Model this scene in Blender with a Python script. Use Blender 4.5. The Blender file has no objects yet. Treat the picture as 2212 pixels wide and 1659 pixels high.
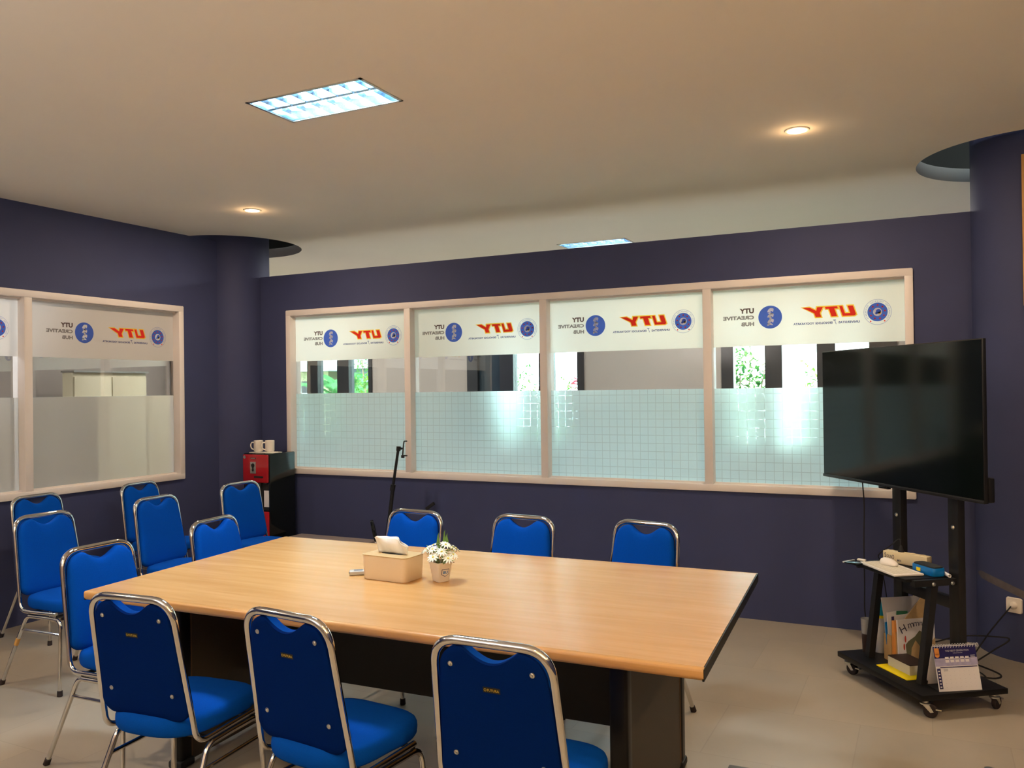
import bpy, bmesh, math, random
from mathutils import Vector, Matrix
random.seed(7)
PI = math.pi
sc = bpy.context.scene
COL = sc.collection

# ------------------------------------------------------------------ camera
CH = 1.6
yaw, pitch, roll, FPX = 0.459343435, 0.00665249, -0.0130123, 1812.84
f = Vector((-math.sin(yaw)*math.cos(pitch), math.cos(yaw)*math.cos(pitch), math.sin(pitch)))
r0 = Vector((math.cos(yaw), math.sin(yaw), 0)); u0 = r0.cross(f)
rr = math.cos(roll)*r0 + math.sin(roll)*u0
uu = -math.sin(roll)*r0 + math.cos(roll)*u0
cam_d = bpy.data.cameras.new('camera')
cam_d.sensor_fit = 'HORIZONTAL'; cam_d.sensor_width = 36.0
cam_d.lens = FPX/2212*36.0; cam_d.clip_start = 0.05; cam_d.clip_end = 200
cam = bpy.data.objects.new('camera', cam_d); COL.objects.link(cam)
cam.matrix_world = Matrix(((rr.x, uu.x, -f.x, 0), (rr.y, uu.y, -f.y, 0), (rr.z, uu.z, -f.z, CH), (0, 0, 0, 1)))
sc.camera = cam

# ------------------------------------------------------------------ exposure, world, sun
sc.view_settings.view_transform = 'Standard'; sc.view_settings.look = 'None'
sc.view_settings.gamma = 1.0; sc.view_settings.use_curve_mapping = False
sc.view_settings.exposure = 0.85
world = bpy.data.worlds.new('world'); sc.world = world; world.use_nodes = True
wn = world.node_tree; wn.nodes.clear()
wo = wn.nodes.new('ShaderNodeOutputWorld'); wb = wn.nodes.new('ShaderNodeBackground')
sky = wn.nodes.new('ShaderNodeTexSky'); sky.sky_type = 'HOSEK_WILKIE'; sky.turbidity = 6.0
sky.sun_direction = Vector((0.2, -0.6, 0.75)).normalized()
mixs = wn.nodes.new('ShaderNodeMixRGB'); mixs.inputs[0].default_value = 0.6
mixs.inputs[2].default_value = (0.78, 0.95, 1.0, 1)
wn.links.new(sky.outputs[0], mixs.inputs[1]); wn.links.new(mixs.outputs[0], wb.inputs[0])
wb.inputs[1].default_value = 17.0
wn.links.new(wb.outputs[0], wo.inputs[0])
sun_d = bpy.data.lights.new('sun', 'SUN'); sun_d.energy = 14.0; sun_d.angle = 0.02; sun_d.color = (1, .96, .88)
sun = bpy.data.objects.new('sun', sun_d); COL.objects.link(sun)
sun.rotation_euler = (math.radians(42), 0, math.radians(-14))   # travels towards +Y, over the roof
sun.location = (0, 0, 20)

TUBE_W = 31.0;   TUBE_C = (.72, .88, 1.0)
SPOT_W = 15.0;   SPOT_C = (1.0, .76, .54)

# ------------------------------------------------------------------ materials
MATS = {}
def newmat(name):
    m = bpy.data.materials.new(name); m.use_nodes = True; m.node_tree.nodes.clear()
    o = m.node_tree.nodes.new('ShaderNodeOutputMaterial')
    MATS[name] = m
    return m, m.node_tree, o
def pbr(name, col, rough=.5, metal=0, spec=.5, noise=0, nscale=40, bump=0, bscale=200, trans=0, ior=1.45, coat=0, sheen=0, emit=None, estr=0, stretch=None):
    m, t, o = newmat(name)
    b = t.nodes.new('ShaderNodeBsdfPrincipled')
    b.inputs['Base Color'].default_value = (*col, 1); b.inputs['Roughness'].default_value = rough
    b.inputs['Metallic'].default_value = metal; b.inputs['Specular IOR Level'].default_value = spec
    b.inputs['Transmission Weight'].default_value = trans; b.inputs['IOR'].default_value = ior
    b.inputs['Coat Weight'].default_value = coat; b.inputs['Sheen Weight'].default_value = sheen
    if emit: b.inputs['Emission Color'].default_value = (*emit, 1); b.inputs['Emission Strength'].default_value = estr
    t.links.new(b.outputs[0], o.inputs[0])
    if noise or bump:
        tc = t.nodes.new('ShaderNodeTexCoord'); mp = t.nodes.new('ShaderNodeMapping')
        if stretch: mp.inputs['Scale'].default_value = stretch
        t.links.new(tc.outputs['Object'], mp.inputs[0])
    if noise:
        n = t.nodes.new('ShaderNodeTexNoise'); n.inputs['Scale'].default_value = nscale; n.inputs['Detail'].default_value = 4
        t.links.new(mp.outputs[0], n.inputs[0])
        mx = t.nodes.new('ShaderNodeMixRGB'); mx.inputs[1].default_value = (*[c*(1-noise) for c in col], 1); mx.inputs[2].default_value = (*[min(1, c*(1+noise)) for c in col], 1)
        t.links.new(n.outputs[0], mx.inputs[0]); t.links.new(mx.outputs[0], b.inputs['Base Color'])
    if bump:
        n = t.nodes.new('ShaderNodeTexNoise'); n.inputs['Scale'].default_value = bscale
        t.links.new(mp.outputs[0], n.inputs[0])
        bp = t.nodes.new('ShaderNodeBump'); bp.inputs['Strength'].default_value = bump; bp.inputs['Distance'].default_value = .002
        t.links.new(n.outputs[0], bp.inputs['Height']); t.links.new(bp.outputs[0], b.inputs['Normal'])
    return m

pbr('navy_paint', (.046, .055, .126), .62, noise=.12, nscale=3, bump=.25, bscale=90, spec=.3)
pbr('ceiling_paint', (.80, .75, .67), .85, noise=.03, nscale=1.5, spec=.2)
pbr('void_grey', (.10, .10, .095), .9); pbr('rim_shade', (.30, .29, .27), .9)  # rim material: shade inside the ceiling cut-outs painted as grey
pbr('beige_paint', (.33, .275, .24), .7, noise=.05, nscale=2)
pbr('frame_white', (.74, .68, .64), .45, noise=.03, nscale=8)
pbr('chrome', (.66, .65, .63), .07, metal=1)
pbr('steel', (.62, .62, .58), .3, metal=1, noise=.15, nscale=60)
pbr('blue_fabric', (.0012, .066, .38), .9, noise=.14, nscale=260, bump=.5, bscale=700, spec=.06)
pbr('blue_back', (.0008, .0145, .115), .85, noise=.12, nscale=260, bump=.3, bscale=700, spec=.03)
pbr('rubber', (.02, .012, .012), .7)
pbr('black_metal', (.012, .012, .013), .38, noise=.2, nscale=50)
pbr('black_matte', (.01, .01, .011), .7)
pbr('black_lam', (.006, .006, .0065), .38, noise=.2, nscale=20, spec=.3)
pbr('brown_panel', (.055, .042, .026), .55, noise=.12, nscale=120)
pbr('brown_line', (.16, .08, .035), .4)
pbr('screen', (.004, .007, .007), .09, spec=.55)
pbr('tv_plastic', (.01, .01, .011), .35)
pbr('red_gloss', (.38, .012, .018), .18, coat=.4)
pbr('black_gloss', (.006, .008, .008), .1)
pbr('ceramic', (.80, .74, .66), .25, coat=.3)
pbr('white_plastic', (.80, .76, .70), .4)
pbr('cream_plastic', (.72, .62, .40), .45)
pbr('tissue_box', (.74, .60, .42), .45)
pbr('tissue_lid', (.52, .36, .17), .5, noise=.12, nscale=60)
pbr('tissue_paper', (.86, .83, .76), .9, bump=.3, bscale=120)
pbr('wood_light', (.55, .33, .13), .5, noise=.2, nscale=30, stretch=(1, 1, .15))
pbr('card_tan', (.50, .34, .16), .6, noise=.12, nscale=70)
pbr('paper_white', (.72, .70, .72), .7)
pbr('paper_grey', (.50, .50, .55), .6)
pbr('paper_cream', (.62, .58, .48), .7)
pbr('yellow', (.90, .70, .0), .5)
pbr('teal', (.0, .26, .36), .4)
pbr('green_print', (.02, .16, .08), .5)
pbr('blue_plastic', (.0, .16, .50), .4)
pbr('navy_print', (.018, .015, .10), .4, noise=.5, nscale=30)
pbr('lilac_print', (.38, .36, .55), .5, noise=.3, nscale=40)
pbr('orange_print', (.72, .28, .06), .5)
pbr('ink', (.02, .02, .06), .5)
pbr('red_ink', (.5, .05, .03), .5)
pbr('olive_print', (.14, .14, .08), .5)
pbr('gold_print', (.62, .42, .05), .35, metal=.4)
pbr('grey_plastic', (.16, .17, .18), .5)
pbr('silver_plastic', (.50, .48, .44), .35)
pbr('bench_lam', (.32, .27, .26), .5, noise=.1)
pbr('dark_brown', (.035, .018, .015), .5)
pbr('alu_dark', (.012, .013, .016), .4)
pbr('dark_glass', (.02, .035, .045), .12, noise=.4, nscale=6)
pbr('house_cream', (.40, .38, .22), .8)
pbr('house_grey', (.08, .11, .13), .8)
pbr('roof_grey', (.30, .36, .38), .7)
pbr('white_wall', (.85, .86, .86), .8)
pbr('grass', (.05, .11, .02), .9, noise=.4, nscale=4)
pbr('bark', (.20, .14, .09), .9, noise=.3)
pbr('flower_white', (.85, .86, .70), .6)
pbr('flower_yellow', (.75, .65, .10), .6)
pbr('dry_bud', (.30, .17, .08), .8)
pbr('streak', (.10, .085, .085), .8, noise=.3, nscale=30)
pbr('amber_wood', (.55, .30, .08), .5, noise=.1)
pbr('cabinet_cream', (.58, .50, .34), .5)
pbr('clear_cup', (.55, .55, .55), .2, trans=.6)
def leafmat(name, col):
    m, t, o = newmat(name)
    d = t.nodes.new('ShaderNodeBsdfDiffuse'); tr = t.nodes.new('ShaderNodeBsdfTranslucent'); mx = t.nodes.new('ShaderNodeMixShader')
    n = t.nodes.new('ShaderNodeTexNoise'); n.inputs['Scale'].default_value = 9
    tc = t.nodes.new('ShaderNodeTexCoord'); t.links.new(tc.outputs['Object'], n.inputs[0])
    c = t.nodes.new('ShaderNodeMixRGB'); c.inputs[1].default_value = (*[x*.6 for x in col], 1); c.inputs[2].default_value = (*[min(1, x*1.5) for x in col], 1)
    t.links.new(n.outputs[0], c.inputs[0]); t.links.new(c.outputs[0], d.inputs[0]); t.links.new(c.outputs[0], tr.inputs[0])
    mx.inputs[0].default_value = .4; t.links.new(d.outputs[0], mx.inputs[1]); t.links.new(tr.outputs[0], mx.inputs[2]); t.links.new(mx.outputs[0], o.inputs[0])
leafmat('leaf_green', (.045, .17, .025)); leafmat('leaf_dark', (.02, .10, .025)); leafmat('leaf_lime', (.12, .24, .025)); leafmat('leaf_palm', (.06, .20, .07)); leafmat('leaf_red', (.22, .03, .05)); leafmat('leaf_soft', (.11, .19, .05))

leafmat('leaf_fresh', (.20, .36, .10))
def wood_mat():
    m, t, o = newmat('beech'); b = t.nodes.new('ShaderNodeBsdfPrincipled')
    tc = t.nodes.new('ShaderNodeTexCoord'); mp = t.nodes.new('ShaderNodeMapping'); mp.inputs['Scale'].default_value = (.55, 7, 7)
    n = t.nodes.new('ShaderNodeTexNoise'); n.inputs['Scale'].default_value = 3; n.inputs['Detail'].default_value = 7; n.inputs['Distortion'].default_value = .6
    mp2 = t.nodes.new('ShaderNodeMapping'); mp2.inputs['Scale'].default_value = (3, 160, 160)
    n2 = t.nodes.new('ShaderNodeTexNoise'); n2.inputs['Scale'].default_value = 2; n2.inputs['Detail'].default_value = 3
    cr = t.nodes.new('ShaderNodeValToRGB'); cr.color_ramp.elements[0].position = .3; cr.color_ramp.elements[1].position = .72
    cr.color_ramp.elements[0].color = (.60, .315, .105, 1); cr.color_ramp.elements[1].color = (.70, .40, .155, 1)
    mx = t.nodes.new('ShaderNodeMixRGB'); mx.blend_type = 'MULTIPLY'; mx.inputs[0].default_value = .22
    L = t.links
    L.new(tc.outputs['Object'], mp.inputs[0]); L.new(mp.outputs[0], n.inputs[0]); L.new(n.outputs[0], cr.inputs[0])
    L.new(tc.outputs['Object'], mp2.inputs[0]); L.new(mp2.outputs[0], n2.inputs[0])
    L.new(cr.outputs[0], mx.inputs[1]); L.new(n2.outputs[0], mx.inputs[2]); L.new(mx.outputs[0], b.inputs['Base Color'])
    b.inputs['Roughness'].default_value = .27; b.inputs['Specular IOR Level'].default_value = .5
    L.new(b.outputs[0], o.inputs[0])
wood_mat()
def floor_mat():
    m, t, o = newmat('floor_tile'); b = t.nodes.new('ShaderNodeBsdfPrincipled'); L = t.links
    tc = t.nodes.new('ShaderNodeTexCoord'); br = t.nodes.new('ShaderNodeTexBrick')
    br.offset = .5; br.inputs['Scale'].default_value = 1.0; br.inputs['Brick Width'].default_value = .61; br.inputs['Row Height'].default_value = .61
    br.inputs['Mortar Size'].default_value = .0035; br.inputs['Mortar Smooth'].default_value = .6
    br.inputs['Color1'].default_value = (.40, .345, .265, 1); br.inputs['Color2'].default_value = (.36, .315, .25, 1); br.inputs['Mortar'].default_value = (.335, .29, .225, 1)
    n = t.nodes.new('ShaderNodeTexNoise'); n.inputs['Scale'].default_value = 2.2; n.inputs['Detail'].default_value = 5
    mx = t.nodes.new('ShaderNodeMixRGB'); mx.blend_type = 'MULTIPLY'; mx.inputs[0].default_value = .35
    cr = t.nodes.new('ShaderNodeValToRGB'); cr.color_ramp.elements[0].position = .3; cr.color_ramp.elements[0].color = (.62, .60, .56, 1); cr.color_ramp.elements[1].position = .7
    L.new(tc.outputs['Object'], br.inputs[0]); L.new(tc.outputs['Object'], n.inputs[0]); L.new(n.outputs[0], cr.inputs[0])
    L.new(br.outputs[0], mx.inputs[1]); L.new(cr.outputs[0], mx.inputs[2]); L.new(mx.outputs[0], b.inputs['Base Color'])
    b.inputs['Roughness'].default_value = .33; b.inputs['Specular IOR Level'].default_value = .4
    L.new(b.outputs[0], o.inputs[0])
floor_mat()
def glass_mat(name, tint, refl=1.0):
    m, t, o = newmat(name); L = t.links
    tr = t.nodes.new('ShaderNodeBsdfTransparent'); tr.inputs[0].default_value = (*tint, 1)
    g = t.nodes.new('ShaderNodeBsdfGlossy'); g.inputs['Roughness'].default_value = .0; g.inputs[0].default_value = (1, 1, 1, 1)
    fr = t.nodes.new('ShaderNodeFresnel'); fr.inputs[0].default_value = 1.5
    mu = t.nodes.new('ShaderNodeMath'); mu.operation = 'MULTIPLY'; mu.inputs[1].default_value = refl
    mx = t.nodes.new('ShaderNodeMixShader'); L.new(fr.outputs[0], mu.inputs[0]); L.new(mu.outputs[0], mx.inputs[0])
    L.new(tr.outputs[0], mx.inputs[1]); L.new(g.outputs[0], mx.inputs[2]); L.new(mx.outputs[0], o.inputs[0])
glass_mat('glass', (.90, .94, .93), 1.3); glass_mat('glass_left', (.84, .85, .84), 1.7)
def film_mat(name, tcol, dcol, wt, wd, rough, grid=0, rcol=(.9, .95, .95)):
    """frosted adhesive film: rough see-through + translucent + a little diffuse"""
    m, t, o = newmat(name); L = t.links
    tr = t.nodes.new('ShaderNodeBsdfTranslucent'); tr.inputs[0].default_value = (*tcol, 1)
    d = t.nodes.new('ShaderNodeBsdfDiffuse'); d.inputs[0].default_value = (*dcol, 1)
    rf = t.nodes.new('ShaderNodeBsdfRefraction'); rf.inputs[0].default_value = (*rcol, 1); rf.inputs['Roughness'].default_value = rough; rf.inputs['IOR'].default_value = 1.18
    m1 = t.nodes.new('ShaderNodeMixShader'); m1.inputs[0].default_value = wd/(wt+wd)
    L.new(tr.outputs[0], m1.inputs[1]); L.new(d.outputs[0], m1.inputs[2])
    m2 = t.nodes.new('ShaderNodeMixShader'); m2.inputs[0].default_value = wt+wd
    L.new(rf.outputs[0], m2.inputs[1]); L.new(m1.outputs[0], m2.inputs[2])
    out = m2
    if grid:
        tc = t.nodes.new('ShaderNodeTexCoord'); sp = t.nodes.new('ShaderNodeSeparateXYZ'); L.new(tc.outputs['Object'], sp.inputs[0])
        ms = []
        for ax in (0, 2):
            dv = t.nodes.new('ShaderNodeMath'); dv.operation = 'DIVIDE'; dv.inputs[1].default_value = grid; L.new(sp.outputs[ax], dv.inputs[0])
            frc = t.nodes.new('ShaderNodeMath'); frc.operation = 'FRACT'; L.new(dv.outputs[0], frc.inputs[0])
            lt = t.nodes.new('ShaderNodeMath'); lt.operation = 'LESS_THAN'; lt.inputs[1].default_value = .07; L.new(frc.outputs[0], lt.inputs[0])
            ms.append(lt)
        mxn = t.nodes.new('ShaderNodeMath'); mxn.operation = 'MAXIMUM'; L.new(ms[0].outputs[0], mxn.inputs[0]); L.new(ms[1].outputs[0], mxn.inputs[1])
        mul = t.nodes.new('ShaderNodeMath'); mul.operation = 'MULTIPLY'; mul.inputs[1].default_value = .24; L.new(mxn.outputs[0], mul.inputs[0])
        tp = t.nodes.new('ShaderNodeBsdfTransparent'); tp.inputs[0].default_value = (.62, .76, .78, 1)
        m3 = t.nodes.new('ShaderNodeMixShader'); L.new(mul.outputs[0], m3.inputs[0]); L.new(m2.outputs[0], m3.inputs[1]); L.new(tp.outputs[0], m3.inputs[2]); out = m3
    L.new(out.outputs[0], o.inputs[0])
film_mat('film_top', (.93, .95, .88), (.94, .91, .84), .60, .38, .6)
film_mat('film_grid', (.78, .95, 1.0), (.74, .86, .88), .52, .28, .50, grid=.0595, rcol=(.82, 1, 1))
film_mat('film_left_top', (.86, .84, .80), (.80, .78, .76), .50, .46, .6)
film_mat('film_left', (.80, .84, .84), (.74, .78, .78), .24, .36, .13, grid=0)
def printmat(name, col):
    m, t, o = newmat(name); L = t.links
    d = t.nodes.new('ShaderNodeBsdfDiffuse'); tr = t.nodes.new('ShaderNodeBsdfTranslucent'); mx = t.nodes.new('ShaderNodeMixShader')
    d.inputs[0].default_value = (*col, 1); tr.inputs[0].default_value = (*col, 1); mx.inputs[0].default_value = .5
    L.new(d.outputs[0], mx.inputs[1]); L.new(tr.outputs[0], mx.inputs[2]); L.new(mx.outputs[0], o.inputs[0])
printmat('print_blue', (.10, .19, .68)); printmat('print_red', (.85, .06, .05)); printmat('print_yellow', (1.0, .72, .12))
printmat('print_brown', (.16, .11, .10)); printmat('print_grey', (.30, .28, .27)); printmat('print_white', (.95, .95, .92)); printmat('print_ring', (.42, .45, .68)); printmat('print_navy', (.07, .09, .28))
def emis(name, col, s):
    m, t, o = newmat(name); e = t.nodes.new('ShaderNodeEmission'); e.inputs[0].default_value = (*col, 1); e.inputs[1].default_value = s; t.links.new(e.outputs[0], o.inputs[0])
emis('tube_glow', (.82, .94, 1.0), 24); emis('lamp_glow', (1, .85, .62), 12)
pbr('reflector', (.55, .74, .90), .22, metal=1)

# ------------------------------------------------------------------ mesh helpers
def link(name, bm, mats, parent=None, smooth=35, loc=None, rotz=0):
    me = bpy.data.meshes.new(name); bm.normal_update(); bm.to_mesh(me); bm.free()
    if not isinstance(mats, (list, tuple)): mats = [mats]
    for m in mats: me.materials.append(MATS[m])
    if smooth:
        me.polygons.foreach_set('use_smooth', [True]*len(me.polygons)); me.set_sharp_from_angle(angle=math.radians(smooth))
    o = bpy.data.objects.new(name, me); COL.objects.link(o)
    if parent is not None: o.parent = parent
    if loc is not None: o.location = loc; o.rotation_euler = (0, 0, rotz)
    return o
def thing(name, label, cat, loc=(0, 0, 0), rotz=0, group=None):
    o = bpy.data.objects.new(name, None); COL.objects.link(o); o.empty_display_size = .1
    o.location = loc; o.rotation_euler = (0, 0, rotz); o['label'] = label; o['category'] = cat
    if group: o['group'] = group
    return o
def tag(o, label, cat, group=None):
    o['label'] = label; o['category'] = cat
    if group: o['group'] = group
    return o
def struct(o, label=None):
    o['kind'] = 'structure'
    if label: o['label'] = label
    return o
def box(bm, x0, x1, y0, y1, z0, z1, bev=0, seg=2, M=None, mi=0):
    r = bmesh.ops.create_cube(bm, size=1)
    vs = r['verts']
    for v in vs:
        v.co = Vector((x0+(v.co.x+.5)*(x1-x0), y0+(v.co.y+.5)*(y1-y0), z0+(v.co.z+.5)*(z1-z0)))
    fs = list({f_ for v in vs for f_ in v.link_faces})
    for f_ in fs: f_.material_index = mi
    if bev:
        es = list({e for v in vs for e in v.link_edges})
        rb = bmesh.ops.bevel(bm, geom=es, offset=bev, segments=seg, affect='EDGES', profile=.5)
        vs = list({v for f_ in rb['faces'] for v in f_.verts} | {v for v in vs if v.is_valid})
        for f_ in {f_ for v in vs for f_ in v.link_faces}: f_.material_index = mi
    if M is not None:
        for v in vs: v.co = M @ v.co
    return vs
def B(): return bmesh.new()
def bx(*a, **k):
    bm = B(); box(bm, *a, **k); return bm
def fillet(pts, rad, n=6):
    """round the inner corners of a polyline; rad may be a list"""
    pts = [Vector(p) for p in pts]; out = [pts[0]]
    for i in range(1, len(pts)-1):
        rd = rad[i-1] if isinstance(rad, (list, tuple)) else rad
        a, b, c = pts[i-1], pts[i], pts[i+1]
        d1 = (a-b).normalized(); d2 = (c-b).normalized(); ang = d1.angle(d2)
        if rd <= 0 or ang > PI-.02: out.append(b); continue
        tl = min(rd/math.tan(ang/2), (a-b).length*.49, (c-b).length*.49)
        p1 = b+d1*tl; p2 = b+d2*tl
        for k in range(n+1):
            s = k/n; out.append((1-s)**2*p1 + 2*s*(1-s)*b*0.98 + 2*s*(1-s)*.02*(p1+p2)/2 + s*s*p2)
    out.append(pts[-1]); return out
def tube(bm, pts, rad, seg=10, caps=True, closed=False, mi=0, flat=1.0):
    pts = [Vector(p) for p in pts]; n = len(pts)
    rads = rad if isinstance(rad, (list, tuple)) else [rad]*n
    rings = []; up = None
    for i, p in enumerate(pts):
        if closed: t = (pts[(i+1) % n]-pts[i-1]).normalized()
        else: t = (pts[min(i+1, n-1)]-pts[max(i-1, 0)]).normalized()
        if up is None:
            up = Vector((0, 0, 1)) if abs(t.z) < .9 else Vector((0, 1, 0))
        up = (up-t*up.dot(t)).normalized(); s = t.cross(up)
        rings.append([bm.verts.new(p+(math.cos(2*PI*k/seg)*s*flat+math.sin(2*PI*k/seg)*up)*rads[i]) for k in range(seg)])
    m = n if closed else n-1
    for i in range(m):
        a, b = rings[i], rings[(i+1) % n]
        for k in range(seg):
            bm.faces.new((a[k], a[(k+1) % seg], b[(k+1) % seg], b[k])).material_index = mi
    if caps and not closed:
        bm.faces.new(rings[0][::-1]).material_index = mi; bm.faces.new(rings[-1]).material_index = mi
def lathe(bm, prof, seg=24, center=(0, 0, 0), mi=0, M=None, squash=None):
    c = Vector(center); rings = []
    for (r, z) in prof:
        if r < 1e-6: rings.append([bm.verts.new(c+Vector((0, 0, z)))])
        else: rings.append([bm.verts.new(c+Vector((r*math.cos(2*PI*k/seg), r*math.sin(2*PI*k/seg), z))) for k in range(seg)])
    for a, b in zip(rings, rings[1:]):
        for k in range(seg):
            k2 = (k+1) % seg
            vs = [a[0] if len(a) == 1 else a[k], a[0] if len(a) == 1 else a[k2], b[0] if len(b) == 1 else b[k2], b[0] if len(b) == 1 else b[k]]
            vv = []
            for v in vs:
                if v not in vv: vv.append(v)
            if len(vv) > 2: bm.faces.new(vv).material_index = mi
    if M is not None:
        for rg in rings:
            for v in rg: v.co = M @ v.co
def pad(bm, outline, layers, fn, mi=0):
    """outline: star-shaped 2D loop; layers: (scale, depth); fn(u,v,d)->Vector"""
    cu = sum(p[0] for p in outline)/len(outline); cv = sum(p[1] for p in outline)/len(outline)
    rings = []
    for (s, d) in layers:
        if s == 0: rings.append([bm.verts.new(fn(cu, cv, d))])
        else: rings.append([bm.verts.new(fn(cu+(u-cu)*s, cv+(v-cv)*s, d)) for (u, v) in outline])
    n = len(outline)
    for a, b in zip(rings, rings[1:]):
        for k in range(n):
            k2 = (k+1) % n
            if len(a) == 1: bm.faces.new((a[0], b[k2], b[k])).material_index = mi
            elif len(b) == 1: bm.faces.new((a[k], a[k2], b[0])).material_index = mi
            else: bm.faces.new((a[k], a[k2], b[k2], b[k])).material_index = mi
def poly(bm, pts, th=0, M=None, mi=0):
    """flat polygon from 3D points, optionally extruded by vector th"""
    vs = [bm.verts.new(Vector(p)) for p in pts]
    f1 = bm.faces.new(vs); f1.material_index = mi; allv = list(vs)
    if th:
        th = Vector(th); v2 = [bm.verts.new(v.co+th) for v in vs]; allv += v2
        bm.faces.new(v2[::-1]).material_index = mi
        for k in range(len(vs)):
            bm.faces.new((vs[k], v2[k], v2[(k+1) % len(vs)], vs[(k+1) % len(vs)])).material_index = mi
    if M is not None:
        for v in allv: v.co = M @ v.co
def rrect(w, h, r, n=5, cx=0, cy=0):
    o = []
    for (sx, sy, a0) in ((1, 1, 0), (-1, 1, 90), (-1, -1, 180), (1, -1, 270)):
        for k in range(n+1):
            a = math.radians(a0+90*k/n); o.append((cx+sx*(w/2-r)+r*math.cos(a), cy+sy*(h/2-r)+r*math.sin(a)))
    return o
_tc = {}
def text_data(s, size=1.0, bold=0.0, shear=0.0, align='LEFT'):
    key = (s, size, bold, shear, align)
    if key in _tc: return _tc[key]
    cu = bpy.data.curves.new('t', 'FONT'); cu.body = s; cu.size = size; cu.offset = bold; cu.shear = shear; cu.align_x = align; cu.resolution_u = 3
    ob = bpy.data.objects.new('t', cu); COL.objects.link(ob)
    bpy.context.view_layer.update()
    dg = bpy.context.evaluated_depsgraph_get(); me = bpy.data.meshes.new_from_object(ob.evaluated_get(dg))
    d = ([tuple(v.co) for v in me.vertices], [tuple(p.vertices) for p in me.polygons])
    bpy.data.objects.remove(ob); bpy.data.curves.remove(cu); bpy.data.meshes.remove(me)
    _tc[key] = d; return d
def put_text(bm, data, fn, mi=0):
    vs = [bm.verts.new(fn(x, y)) for (x, y, z) in data[0]]
    for p in data[1]:
        try: bm.faces.new([vs[i] for i in p]).material_index = mi
        except ValueError: pass
def extent(data):
    xs = [v[0] for v in data[0]]; ys = [v[1] for v in data[0]]; return min(xs), max(xs), min(ys), max(ys)
def text_fit(bm, s, fn, x0, x1, y0, y1, mi=0, bold=0, shear=0):
    d = text_data(s, 1.0, bold, shear); a, b, c, e = extent(d)
    put_text(bm, d, lambda x, y: fn(x0+(x-a)/(b-a)*(x1-x0), y0+(y-c)/(e-c)*(y1-y0)), mi)

# ------------------------------------------------------------------ the room
ZC = 2.966; ZV = 3.45; WT = 2.665
LX, BY, OY = -5.70, 5.91, 8.90
XL, XR, Y0 = -8.75, 2.9, -1.6
colC = [(-5.842, 5.894), (.600, 5.912)]; CR = .345; HR = .645
struct(link('floor', bx(XL-.1, XR+.1, Y0-.1, OY+.1, -.1, 0), 'floor_tile', smooth=0), 'beige floor tiles with faint joints')
TL = (-2.521, 3.145, .665, .33); TL2 = (-2.78, 7.425, .68, .255)
def ceiling():
    bm = B(); T = .09
    rects = [(t[0]-t[2]/2+.012, t[0]+t[2]/2-.012, t[1]-t[3]/2+.012, t[1]+t[3]/2-.012) for t in (TL, TL2)]
    sq = [(c[0]-.8, c[0]+.8, c[1]-.8, c[1]+.8) for c in colC]
    xs = sorted({XL, XR} | {v for q in rects+sq for v in q[:2]}); ys = sorted({Y0, OY} | {v for q in rects+sq for v in q[2:]})
    def inside(cx, cy, q): return q[0] < cx < q[1] and q[2] < cy < q[3]
    for x0, x1 in zip(xs, xs[1:]):
        for y0, y1 in zip(ys, ys[1:]):
            cx, cy = (x0+x1)/2, (y0+y1)/2
            if any(inside(cx, cy, q) for q in rects+sq): continue
            for z, flip in ((ZC, 1), (ZC+T, 0)):
                vs = [bm.verts.new(p) for p in ((x0, y0, z), (x1, y0, z), (x1, y1, z), (x0, y1, z))]
                bm.faces.new(vs[::-1] if flip else vs)
    for q in rects:
        c = [(q[0], q[2]), (q[1], q[2]), (q[1], q[3]), (q[0], q[3])]
        for k in range(4):
            a, b = c[k], c[(k+1) % 4]
            bm.faces.new([bm.verts.new(p) for p in ((*a, ZC), (*b, ZC), (*b, ZC+T), (*a, ZC+T))])
    N = 96
    for c in colC:
        def pts(z):
            I, O = [], []
            for k in range(N):
                a = 2*PI*k/N; dx, dy = math.cos(a), math.sin(a); m = max(abs(dx), abs(dy))
                I.append(bm.verts.new((c[0]+HR*dx, c[1]+HR*dy, z))); O.append(bm.verts.new((c[0]+.8*dx/m, c[1]+.8*dy/m, z)))
            return I, O
        I, O = pts(ZC); I2, O2 = pts(ZC+T)
        for k in range(N):
            k2 = (k+1) % N
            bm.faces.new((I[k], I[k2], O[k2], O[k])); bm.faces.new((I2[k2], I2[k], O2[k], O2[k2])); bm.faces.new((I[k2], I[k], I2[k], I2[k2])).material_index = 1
    bmesh.ops.remove_doubles(bm, verts=bm.verts, dist=1e-5)
    return bm
struct(link('ceiling', ceiling(), ['ceiling_paint', 'rim_shade'], smooth=30), 'warm lit cream plasterboard ceiling with round cut-outs at the columns')
struct(link('ceiling', bx(XL-.2, XR+.2, Y0-.2, OY+.5, ZV, ZV+.15), 'void_grey', smooth=0), 'dark slab above the plasterboard ceiling')
for c, nm in zip(colC, ('round navy column in the left corner', 'round navy column behind the television')):
    bm = B(); lathe(bm, [(CR, 0), (CR, ZV)], 72, (*c, 0)); struct(link('column', bm, 'navy_paint', smooth=40), nm)
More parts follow.
